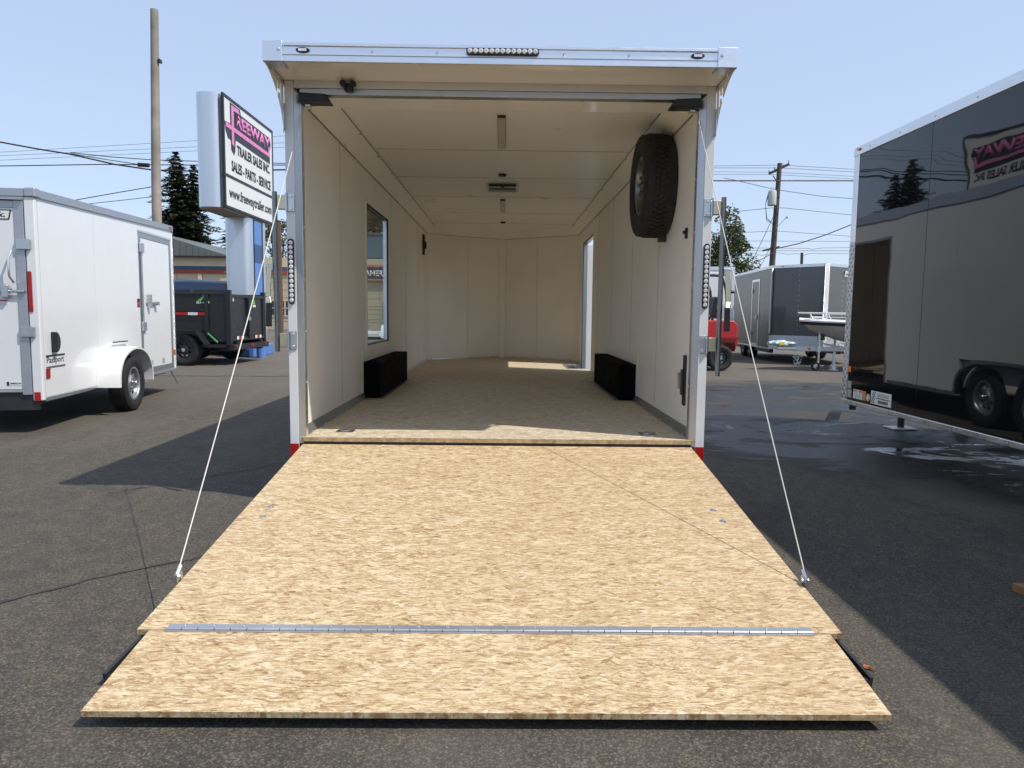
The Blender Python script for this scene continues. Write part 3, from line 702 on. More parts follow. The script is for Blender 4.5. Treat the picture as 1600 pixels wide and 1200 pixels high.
    v = MB().slab(-.18, .18, 3.62, 3.98, [(-.15, .15, 3.65, 3.95)], ((0,0,Z(ZC)-.04),(1,0,0),(0,1,0)), .040).build('roof_vent', M_FRAME, T)
    MB().box(-.15, .15, 3.65, 3.95, Z(ZC)-.012, Z(ZC)-.006).build('vent_screen', M_BLACK, v)
    MB().box(-.149, .149, 3.60, 3.6195, Z(ZC)-.034, Z(ZC)-.010).build('vent_slot', M_BLACK, v)
    MB().cyl((0, 3.615, Z(ZC)-.028), .02, .03, 'z', 12).build('vent_knob', M_DARKST, v)
    for y in (3.08, 7.0): MB().lathe([(0,.0),(-.022,0),(-.022,.034),(-.010,.042),(0,.042)], (0, y, Z(ZC)-.001), 'z', 18, False).build('ceiling_button', M_DARKST, T, smooth=True)
    # ---- window in the left wall
    wf = MB().slab(win[0]-.035, win[1]+.035, Z(win[2])-.035, Z(win[3])+.035, [(win[0]+.012, win[1]-.012, Z(win[2])+.012, Z(win[3])-.012)], ((-1.2355,0,0),(0,1,0),(0,0,1)), .006).build('window_frame', M_LINER, T)
    MB().slab(win[0]+.002, win[1]-.002, Z(win[2])+.002, Z(win[3])-.002, [(win[0]+.022, win[1]-.022, Z(win[2])+.022, Z(win[3])-.022)], ((-1.290,0,0),(0,1,0),(0,0,1)), .045).build('window_sash', M_BLACK, wf)
    MB().box(-1.284, -1.248, 3.515, 3.545, Z(win[2])+.024, Z(win[3])-.024).build('window_slider', M_ALU, wf)
    MB().box(-1.272, -1.268, win[0]+.022, win[1]-.022, Z(win[2])+.022, Z(win[3])-.022).build('window_pane', M_GLASS, wf)
    # ---- side door, swung open, with its jamb
    dj = MB().slab(door[0], door[1], Z(-.14), Z(door[3]), [(door[0]+.03, door[1]-.03, Z(-.2), Z(door[3])-.03)], ((1.245,0,0),(0,1,0),(0,0,1)), .056).build('door_frame', M_ALUJ, T)
    MB().slab(door[0]-.04, door[1]+.04, Z(ZF), Z(door[3])+.04, [(door[0]+.005, door[1]-.005, 0, Z(door[3])-.005)], ((1.232,0,0),(0,1,0),(0,0,1)), .004).build('door_trim', M_LINER, T)
    D = MB(); c0, c1 = Vector((1.305, 6.86, 0)), Vector((2.56, 7.02, 0)); n = Vector((-.16, 1.255, 0)).normalized()*.035
    D.hexa([c0+Vector((0,0,Z(-.12))), c1+Vector((0,0,Z(-.12))), c1+n+Vector((0,0,Z(-.12))), c0+n+Vector((0,0,Z(-.12))), c0+Vector((0,0,Z(1.86))), c1+Vector((0,0,Z(1.86))), c1+n+Vector((0,0,Z(1.86))), c0+n+Vector((0,0,Z(1.86)))])
    DO = D.build('side_door', M_WHITE, T, bevel=.004)
    for z in (.15, .9, 1.65): MB().cyl((1.302, 6.87, Z(z)), .014, .12, 'z', 10).build('door_hinge', M_ZINC, DO, smooth=True)
    MB().box(2.40, 2.46, 6.93, 6.985, Z(.95), Z(1.05)).build('door_latch', M_BLACK, DO, bevel=.006)
    # ---- fittings on the walls
    p = MB().box(WI-.014, WI-.0005, .255, .315, Z(.20), Z(.535)).build('latch_plate', M_BLACK, T, bevel=.012)
    MB().box(WI-.030, WI-.0145, .265, .305, Z(.27), Z(.44)).build('latch_recess', M_DARKST, p, bevel=.004)
    MB().box(WI-.048, WI-.031, .30, .316, Z(.31), Z(.42)).build('latch_handle', M_ZINC, p, bevel=.003)
    p = MB().box(WI-.016, WI-.0005, .345, .375, Z(1.30), Z(1.37)).build('cable_hook', M_BLACK, T, bevel=.004)
    MB().box(WI-.030, WI-.0165, .352, .368, Z(1.33), Z(1.35)).build('hook_pin', M_BLACK, p)
    p = MB().box(-WI+.0005, -WI+.03, 6.90, 7.02, Z(1.68), Z(1.99)).build('wall_panel_box', M_BLACK, T, bevel=.006)
    MB().box(-WI+.031, -WI+.055, 6.92, 7.0, Z(1.77), Z(1.88)).build('panel_switch', M_BLACK, p, bevel=.006)
    # ---- ramp door with its flap
    A, E, F = Vector((0,-.006,Z(-.030))), Vector((0,-2.1036,Z(-.2961))), Vector((0,-2.5216,Z(-.3537)))
    d1 = (E-A).normalized(); n1 = Vector((0,-d1.z,d1.y)); n1 = n1 if n1.z > 0 else -n1
    def plate(a, b, w0, w1, n, t, off=0.0):
        s = MB(); a = a-n*off; b = b-n*off; X = Vector((1,0,0))
        lo = [a-X*w0-n*t, a+X*w0-n*t, b+X*w1-n*t, b-X*w1-n*t]; hi = [a-X*w0, a+X*w0, b+X*w1, b-X*w1]
        return s.hexa(lo+hi)
    RP = plate(A, E, 1.2156, 1.2156, n1, .019).build('ramp_door', M_OSB, T)
    plate(A+d1*.01, E-d1*.012, 1.19, 1.19, n1, .030, .0195).build('ramp_underframe', M_DARKST, RP)
    d2 = (F-E).normalized(); n2 = Vector((0,-d2.z,d2.y)); n2 = n2 if n2.z > 0 else -n2
    FLP = plate(E+d2*.006, F, 1.1718, 1.1718, n2, .019).build('ramp_flap', M_OSB, RP)
    # piano hinge
    h0 = E-d1*.030
    plate(E-d1*.031, E-d1*.006, 1.115, 1.115, n1, .003, -.0035).build('hinge_leaf', M_HINGE, RP)
    plate(E+d2*.010, E+d2*.015, 1.115, 1.115, n2, .003, -.0035).build('hinge_leaf', M_HINGE, RP)
    for k in range(40):
        x0 = -1.115+k*2.23/40; x1 = x0+2.23/40-.0035
        MB().tube([E+Vector((x0,0,.004))-d1*-.003, E+Vector((x1,0,.004))-d1*-.003], .0060, 10).build('hinge_knuckle', M_HINGE, RP, smooth=True)
    for k in range(22):
        x = -1.06+k*.101
        c = E-d1*.022+n1*.0035+Vector((x,0,0))
        MB().lathe([(0,.0065),(.003,.005),(.004,.003),(.0045,0)], c, 'z', 10, False).build('rivet', M_ALU, RP, smooth=True)
    for x, y in ((-1.10,-1.01),(-1.10,-1.13),(1.07,-1.01),(1.08,-1.14)):
        c = A+d1*(abs(y)/abs(d1.y))+Vector((x,0,.0))
        MB().lathe([(-.002,.016),(.003,.014),(.005,.008),(.0055,0)], c, 'z', 14, False).build('bolt_head', M_ZINC, RP, smooth=True)
    # ramp support feet and cable brackets
    for sd in (-1, 1):
        ft = MB(); a = Vector((sd*1.205,-2.085,Z(-.345))); b = Vector((sd*1.235,-2.275,.022))
        ft.beam(a, b, .012, .045); ft.beam(b+Vector((0,.006,0)), b+Vector((-sd*.22,.006,.0)), .02, .03)
        ft.beam(a+Vector((-sd*.04,0,0)), b+Vector((-sd*.04,.02,.012)), .006, .03); ft.beam(a, a+Vector((-sd*.2,0,0)), .03, .03)
        ft.build('support_foot', M_DARKST, RP)
        br = MB(); c = Vector((sd*1.222,-1.76,Z(-.252)))
        br.box(c.x-.004, c.x+.004, c.y-.025, c.y+.025, c.z-.05, c.z+.03)
        br.build('cable_bracket', M_ZINC, RP)
        MB().tube([c+Vector((-.012*sd,0,.016)), c+Vector((.014*sd,0,.016))], .010, 10).tube([c+Vector((sd*.01,0,.016)), c+Vector((sd*.006,.03,.05))], .009, 8).build('cable_shackle', M_ZINC, RP, smooth=True)
        q0 = c+Vector((sd*.006,.02,.045)); q1 = Vector((sd*1.192, .055, Z(2.03)))
        n_ = 14; pts = [q0.lerp(q1, i/n_)+Vector((0,0,-.022*math.sin(math.pi*i/n_))) for i in range(n_+1)]
        MB().tube(pts, .0026, 8).build('ramp_cable', M_CABLE, T, smooth=True)
    return T
TRAILER = build_trailer()

def build_spare():
    t = thing('spare_wheel', 'black spare tyre with silver rim hung on the right inner wall of the open trailer', 'wheel', (1.125, 1.02, Z(1.745)))
    ty = tyre_mesh(.375, .235, .205, nb=60).build('tyre', M_RUBBER, t, smooth=True)
    rim_mesh(.205, .235, -1).build('rim', M_ROD, t, smooth=True)
    MB().lathe([(-.02,0),(-.06,0),(-.06,.03),(-.02,.04)], (0,0,0), 'x', 16, False).build('hub_nut', M_ZINC, t, smooth=True)
    MB().box(.055, .109, -.03, .03, -.405, -.02).build('wall_bracket', M_DARKST, t, bevel=.004)
    MB().box(-.03, .108, -.02, .02, -.02, .02).build('bracket_arm', M_DARKST, t)
    ty.rotation_euler = (0.4, 0, 0)
    return t
build_spare()
# ================================================================== black trailer on the right
def build_black_trailer():
    T = thing('black_trailer', 'tall glossy black enclosed trailer parked along the right edge', 'trailer', (3.3, 2.46, 0))
    X = Vector((0,0,0))
    # local: side face is x = 0, front y = 0, going back to y = -8.6
    z0, z1, LN, WD = .385, 2.70, -8.6, 2.55
    ys = [0, -.10, -1.26, -2.48, -3.70, -4.92, -6.14, -7.36, LN]
    for a, b in zip(ys[1:-1], ys[2:]):
        MB().box(0, .03, b+.002, a-.002, z0+.045, z1).build('side_panel', M_BLACKP, T, bevel=.0015)
        MB().box(.004, .02, b-.004, b+.004, z0+.045, z1).build('joint_strip', M_BLACK, T)
    MB().box(-.004, .03, -.098, 0, 1.90, z1+.005).build('corner_trim', M_ALU, T, bevel=.004)
    cg = MB().box(-.006, .03, -.10, .004, z0+.04, 1.90).build('corner_guard', M_ALUJ, T, bevel=.004)
    q = MB()
    for k in range(38):
        z = z0+.065+k*.0385
        for j, y in enumerate((-.082, -.050, -.018)):
            sg = 1 if (k+j) % 2 else -1
            q.beam((-.0075, y-.011, z-.011*sg), (-.0075, y+.011, z+.011*sg), .005, .008, (1, 0, 0))
    q.build('tread_bars', M_ALU, cg)
    r = MB().box(-.012, .04, LN, .004, z1-.005, z1+.075).build('top_rail', M_ALU, T, bevel=.006)
    for k in range(16): MB().lathe([(0,0),(-.005,0),(-.005,.005),(-.001,.009)], (-.012, -.30-k*.50, z1+.03), 'x', 10, False).build('screw', M_ZINC, r)
    MB().prism([(-.028*math.cos(a), .012*math.sin(a)) for a in [2*math.pi*i/14 for i in range(14)]], ((-.0125, -.10, z1+.045), (0,1,0), (0,0,1)), -.012).build('marker_lamp', M_AMBER, T)
    MB().box(-.012, -.001, -.165, -.10, .69, .745).build('side_reflector', M_AMBER, T, bevel=.004)
    r = MB().box(-.010, .04, LN, .004, z0, z0+.043).build('bottom_rail', M_ALU, T, bevel=.005)
    for k in range(16): MB().lathe([(0,0),(-.004,0),(-.004,.004),(-.001,.007)], (-.010, -.35-k*.50, z0+.02), 'x', 10, False).build('screw', M_ZINC, r)
    # roof, floor, far wall, rear, V-nose
    MB().box(.03, WD, LN, 0, z1+.05, z1+.07).build('roof', M_BLACKP, T)
    MB().box(.03, WD-.03, LN, 0, z0, z0+.04).build('floor', M_DARKST, T)
    MB().box(WD-.03, WD, LN, 0, z0, z1+.05).build('far_wall', M_BLACKP, T)
    MB().box(.03, WD-.03, LN, LN+.03, z0+.04, z1+.05).build('rear_wall', M_BLACKP, T)
    for a, b in (((.0,.006), (WD/2, 1.1)), ((WD, .006), (WD/2, 1.1))):
        s = MB(); p, q = Vector((*a,0)), Vector((*b,0)); e = Vector((0,-.04,0))
        s.hexa([p+Vector((0,0,z0+.5)), q+Vector((0,0,z0+.5)), q+e+Vector((0,0,z0+.5)), p+e+Vector((0,0,z0+.5)), p+Vector((0,0,z1+.07)), q+Vector((0,0,z1+.07)), q+e+Vector((0,0,z1+.07)), p+e+Vector((0,0,z1+.07))]); s.build('nose_panel', M_BLACKP, T)
        s = MB(); s.hexa([p+Vector((0,.002,z0)), q+Vector((0,.002,z0)), q+e+Vector((0,0,z0)), p+e+Vector((0,0,z0)), p+Vector((0,.002,z0+.5)), q+Vector((0,.002,z0+.5)), q+e+Vector((0,0,z0+.5)), p+e+Vector((0,0,z0+.5))]); s.build('stone_guard', M_DIAM, T)
    MB().prism([(0,0),(WD,0),(WD/2,1.1)], ((0,0,z1+.05),(1,0,0),(0,1,0)), .02).build('nose_roof', M_BLACKP, T)
    for sx in (.25, WD-.25): MB().beam((sx, .3, z0-.05), (WD/2, 2.3, z0-.05), .06, .12).build('tongue_beam', M_DARKST, T)
    # jack with foot plate
    j = MB().tube([(1.06,.86,.02),(1.06,.86,z0+.3)], .035, 12).build('jack_post', M_DARKST, T, smooth=True)
    MB().box(.93, 1.19, .74, .98, .004, .018).build('jack_foot', M_FRAME, j, bevel=.004)
    # wheels under fender, further back
    for y in (-4.1, -4.95): wheel(T, (.14, y, .335), .335, .205, .195, -1, False, M_RIM)
    # stickers along the front lower edge
    mw = mat('sticker_white', (.75,.76,.76), .4, var=.06, vs=90); mo = mat('sticker_orange', (.72,.23,.02), .4, var=.08)
    mb = mat('sticker_blue', (.45,.58,.72), .4, var=.1); mg = mat('sticker_grey', (.36,.38,.38), .4, var=.3, vs=60); mk = mat('sticker_black', (.012,.012,.012), .5)
    def st(y0, y1, za, zb, m, k=0): return MB().box(-.0022-k, -.0004-k, y0, y1, za, zb).build('sticker', m, T)
    st(-.175,-.108,.535,.605, mg); st(-.185,-.108,.452,.528, mg)
    for i, (m, m2) in enumerate(((mw, mo), (mw, mb), (mw, mo), (mo, mo))):
        y = -.275-.062*i; zb = .54
        s_ = st(y, y+.052, .455, zb, m)
        MB().box(-.0032, -.0023, y+.002, y+.050, zb-.022, zb-.002).build('sticker_head', m2, s_)
        for q in range(3): MB().box(-.0032, -.0023, y+.008, y+.044, .470+q*.013, .474+q*.013).build('sticker_line', mg, s_)
    sr = MB().lathe([(0,0),(-.003,0),(-.003,.033),(0,.033)], (-.0004,-.505,.49), 'x', 24, False).build('sticker', mw, T)
    MB().lathe([(-.0035,.018),(-.0045,.018),(-.0045,.027),(-.0035,.027)], (0,-.505,.49), 'x', 24).build('sticker_ring', mg, sr)
    sp = MB().box(-.004, -.0004, -.90, -.56, .447, .56).build('maker_plate', mw, T)
    for a in range(4):
        for b in range(7):
            if (a+b) % 2 == 0: MB().box(-.0052, -.0041, -.64+.012*a*1.2+.010*(6-b)*.3, -.64+.012*a*1.2+.010*(6-b)*.3+.012, .452+b*.0143, .452+(b+1)*.0143).build('plate_check', mk, sp)
    MB().box(-.0052, -.0041, -.88, -.655, .498, .506).build('plate_bar', mk, sp)
    for i in range(9): MB().box(-.0052, -.0041, -.86+.0215*i, -.86+.0215*i+.014, .515, .545).build('plate_mark', mg, sp)
    for i in range(8): MB().box(-.0052, -.0041, -.85+.0215*i, -.85+.0215*i+.014, .460, .487).build('plate_mark', mk, sp)
    return T
build_black_trailer()

# ================================================================== white trailer on the left
def build_white_trailer():
    T = thing('white_trailer', 'small white enclosed trailer with one axle at the left edge', 'trailer', (-4.38, 2.50, 0), RAD(6.85))
    z0, za, zb, LN, WD = .32, 2.24, 2.345, 3.95, 1.85
    def top(y): return za+(zb-za)*y/LN
    def skin(a, b, holes=()):
        s = MB(); s.slab(a, b, z0+.03, za-.10, list(holes), ((-.03,0,0),(0,1,0),(0,0,1)), .03)
        return s
    for a, b in ((.062, 1.268), (1.272, 2.60), (3.86, LN)):
        s = MB(); s.hexa([(-.03,a,z0+.03),(0,a,z0+.03),(0,b,z0+.03),(-.03,b,z0+.03),(-.03,a,top(a)),(0,a,top(a)),(0,b,top(b)),(-.03,b,top(b))]); s.build('side_panel', M_WHITE, T, bevel=.0015)
    s = MB(); s.hexa([(-.03,2.604,2.20),(0,2.604,2.20),(0,3.856,2.20),(-.03,3.856,2.20),(-.03,2.604,top(2.6)),(0,2.604,top(2.6)),(0,3.856,top(3.86)),(-.03,3.856,top(3.86))]); s.build('side_panel', M_WHITE, T)
    for y in (.060, 1.270, 2.602, 3.858): MB().box(-.026, -.002, y-.003, y+.003, z0+.03, top(y)-.004).build('joint_strip', M_DARKST, T)
    MB().beam((.004,0.02,top(0)+.036), (.004,LN,top(LN)+.036), .028, .075).build('top_rail', M_HINGE, T)
    for k in range(9): MB().lathe([(0,0),(.005,0),(.005,.006),(.001,.010)], (.018, .35+k*.42, top(.35+k*.42)+.012), 'x', 10, False).build('screw', M_ALU, T)
    MB().box(-.012, .008, .06, LN, z0-.01, z0+.03).build('bottom_rail', M_ALU, T, bevel=.004)
    MB().box(-.09, .004, -.006, .058, z0, za).build('rear_post', M_WHITE, T, bevel=.012)
    MB().box(-WD-.004, -WD+.09, -.006, .058, z0, za).build('rear_post', M_WHITE, T, bevel=.012)
    MB().box(-WD+.09, -.0902, .0, .05, za-.035, za).build('rear_header', M_WHITE, T)
    MB().box(-WD, -.075, -.014, .05, za+.002, za+.075).build('rear_top_rail', M_HINGE, T, bevel=.004)
    MB().box(-.075, .024, -.022, .085, za-.002, za+.084).build('top_corner', M_HINGE, T, bevel=.012)
    # rear door
    D = MB().box(-WD+.175, -.175, -.004, .03, z0+.115, 2.135).build('rear_door', M_WHITE, T)
    for a, b in ((-.175, -.092), (-WD+.092, -WD+.175)): MB().box(a, b, -.012, .034, z0+.06, 2.205).build('door_edge', M_HINGE, D, bevel=.004)
    MB().box(-WD+.176, -.176, -.010, .032, 2.137, 2.198).build('door_edge', M_HINGE, D)
    MB().box(-WD+.09, -.09, -.045, -.001, 2.206, 2.222).build('drip_cap', M_HINGE, T)
    MB().box(-WD+.176, -.176, -.008, .03, z0+.085, z0+.113).build('door_sill', M_ALU, D)
    MB().box(-WD+.06, -.06, .01, .08, z0-.09, z0+.08).build('rear_sill', M_DARKST, T)
    MB().box(-WD+.15, -.15, .10, LN, z0-.06, z0+.0).build('chassis', M_DARKST, T)
    mk = mat('sticker_black', (.012,.012,.012), .5); mw = mat('sticker_white', (.75,.76,.76), .4)
    pl = MB().prism([(-.52,2.025),(-.215,2.025),(-.195,2.115),(-.52,2.115)], ((0,-.0045,0),(1,0,0),(0,0,1)), .003).build('badge', mk, D)
    MB().prism([(-.52,2.034),(-.224,2.034),(-.208,2.106),(-.52,2.106)], ((0,-.0080,0),(1,0,0),(0,0,1)), .002).build('badge_face', mw, D)
    text('badge_letters', 'k.', mk, D, (-.315,-.0105,2.048), (1,0,0), (0,0,1), .068, .048, .02, .001, .25)
    stk = MB().box(-.315, -.178, -.0065, -.0045, .468, .508).build('sticker', mw, D)
    text('sticker_letters', 'AMERICAN', mat('sticker_navy', (.02,.03,.12), .5), D, (-.285,-.0070,.482), (1,0,0), (0,0,1), .10, .015, .01, .001)
    MB().box(-.313, -.292, -.0080, -.0067, .470, .506).build('sticker_mark', mat('sticker_navy', (.02,.03,.12), .5), D)
    mr = mat('sticker_red', (.5,.03,.03), .5)
    MB().box(-.345, -.265, -.0065, -.0045, 1.235, 1.285).build('sticker', mw, D); MB().box(-.340, -.27, -.0080, -.0067, 1.268, 1.280).build('sticker_band', mr, D)
    # lock bar, hinges, tail lamp
    b = MB().tube([(-.60,-.03,1.36),(-.10,-.03,1.36)], .012, 10).build('lock_bar', M_ZINC, D, smooth=True)
    MB().box(-.30, -.24, -.05, -.013, 1.30, 1.42).build('lock_body', M_ZINC, D, bevel=.008)
    MB().tube([(-.20,-.035,1.73),(-.21,-.07,1.66),(-.21,-.07,1.50),(-.19,-.035,1.44)], .011, 8).build('grab_handle', M_ALU, D, smooth=True)
    for z in (1.80, .98): MB().box(-.16, -.035, -.035, -.007, z-.05, z+.05).build('hinge', M_ZINC, T, bevel=.006)
    MB().box(-.082, -.044, -.016, -.007, 1.17, 1.55).build('tail_lamp', M_REDW, T, bevel=.008)
    MB().box(-.075, -.018, -.0095, -.0068, z0+.004, z0+.085).build('reflector_tape', M_RED, T)
    # side door with frame and lock
    f = MB().slab(2.605, 3.855, z0+.03, 2.199, [(2.68, 3.78, z0+.10, 2.13)], ((-.03,0,0),(0,1,0),(0,0,1)), .034).build('door_frame', M_ALUJ, T, bevel=.003)
    SD = MB().box(-.03, .002, 2.684, 3.776, z0+.104, 2.126).build('side_door', M_WHITE, T, bevel=.003)
    MB().box(.003, .012, 2.60, 3.86, 2.20, 2.225).build('drip_cap', M_ALU, f)
    for z in (2.0, .98): MB().box(.004, .030, 2.62, 2.74, z-.06, z+.06).build('door_hinge', M_ZINC, SD, bevel=.006)
    MB().tube([(.016,2.66,.95),(.016,2.66,2.03)], .010, 10).build('hinge_rod', M_ZINC, SD, smooth=True)
    MB().tube([(.025,2.80,1.30),(.025,3.16,1.28)], .012, 10).box(.003, .05, 2.84, 2.90, 1.22, 1.40).box(.003,.06,3.08,3.16,1.26,1.31).build('door_lock', M_ZINC, SD)
    MB().box(.0005, .003, 2.50, 2.585, 1.23, 1.34).build('sticker', mk, T); MB().box(.0032, .0042, 2.51, 2.575, 1.25, 1.30).build('sticker_mark', mr, T)
    for a, b_ in ((2.78, 3.0), (3.36, 3.46)):
        q = MB().box(.0025, .004, a, b_, z0+.13, z0+.20).build('sticker', mat('sticker_grey', (.36,.38,.38), .4, var=.3, vs=60), SD)
    # vent, badges, reflectors
    MB().prism([(0,-.10)]+[(.075*math.cos(a)*1.3, .10*math.sin(a)*1.05) for a in [-math.pi/2+math.pi*i/10 for i in range(1,10)]]+[(0,.10)], ((.0005,.20,.875),(0,1,0),(0,0,1)), .05).build('side_vent', M_BLACK, T, bevel=.008)
    mg = mat('badge_grey', (.10,.11,.12), .4)
    MB().box(.0005,.003,.085,.47,.735,.752).build('badge_bar', mk, T); MB().box(.0005,.003,.085,.47,.625,.642).build('badge_bar', mg, T)
    text('badge_letters', 'Passport', mk, T, (.0006,.10,.655), (0,1,0), (0,0,1), .35, .078, .0, .002)
    MB().box(.0005,.012,.07,.14,.53,.60).build('side_reflector', M_REDW, T, bevel=.004); MB().box(.0005,.016,.075,.135,.602,.622).build('side_marker', M_REDW, T)
    MB().box(.019,.030,3.80,3.88,top(3.8)+.02,top(3.8)+.05).build('side_marker', M_REDW, T); MB().box(.0005,.014,3.86,3.93,.56,.62).build('side_reflector', M_AMBER, T)
    # fender and wheel
    wy = 1.72
    pr = []
    for i in range(19):
        a = math.pi*(1-i/18); pr.append((wy+.54*math.cos(a), .325+.44*max(0, math.sin(a))**.72))
    s = MB(); n = len(pr); x0, x1 = .002, .255; inn = [(wy+(p[0]-wy)*.93, .33+(p[1]-.33)*.93-.0) for p in pr]
    for x, src in ((x0, pr), (x1-.03, pr), (x1, [(wy+(p[0]-wy)*.985, .33+(p[1]-.33)*.975) for p in pr]), (x1, inn), (x0, inn)): s.v += [(x, p[0], p[1]) for p in src]
    for k in range(5):
        k2 = (k+1) % 5
        s.f += [(k*n+i, k*n+i+1, k2*n+i+1, k2*n+i) for i in range(n-1)]
    s.f += [tuple(k*n for k in range(5)), tuple(k*n+n-1 for k in range(5))]
    s.build('fender', M_WHITE, T, smooth=True)
    MB().tube([(.03,wy-.10,.815),(.03,wy+.33,.815)], .008, 8).build('fender_seam', M_DARKST, T)
    wheel(T, (.125, wy, .328), .328, .205, .19, 1, True)
    wheel(T, (-WD-.11, wy, .328), .328, .205, .19, -1, False)
    MB().box(-WD, .12, wy-.04, wy+.04, .29, .36).build('axle', M_DARKST, T)
    # front, far side, roof
    MB().box(-WD, -WD+.03, .06, LN, z0, za).build('far_wall', M_WHITE, T)
    MB().prism([(-WD,0),(0,0),(0,LN),(-WD/2,LN+.45),(-WD,LN)], ((0,.0,za+.05),(1,0,0),(0,1,.026)), .02).build('roof', M_WHITE, T)
    MB().prism([(-WD,.06),(-.03,.06),(-.03,LN),(-WD/2,LN+.4),(-WD,LN)], ((0,.0,z0+.002),(1,0,0),(0,1,0)), .025).build('floor', M_DARKST, T)
    for a in (0, -WD):
        p, q = Vector((a,LN+.002,0)), Vector((-WD/2,LN+.45,0)); e = Vector((0,-.03,0))
        MB().hexa([p+Vector((0,0,z0)),q+Vector((0,0,z0)),q+e+Vector((0,0,z0)),p+e+Vector((0,0,z0)),p+Vector((0,0,zb+.05)),q+Vector((0,0,zb+.05)),q+e+Vector((0,0,zb+.05)),p+e+Vector((0,0,zb+.05))]).build('nose_panel', M_WHITE, T)
    MB().box(-.006,.006,LN-.015,LN+.02,z0+.01,zb).build('corner_guard', M_DIAM, T)
    MB().beam((-WD/2,LN-.3,z0-.05),(-WD/2,LN+1.5,z0-.05),.08,.1).build('tongue_beam', M_DARKST, T)
    MB().tube([(-WD/2+.1,LN+1.1,.02),(-WD/2+.1,LN+1.1,.7)],.03,10).cyl((-WD/2+.1,LN+1.1,.015),.08,.03,'z',14).build('tongue_jack', M_ZINC, T)
    MB().tube([(-.05,LN-.1,z0),(.02,LN+.02,.10)],.012,6).build('stabiliser', M_ZINC, T)
    return T
build_white_trailer()

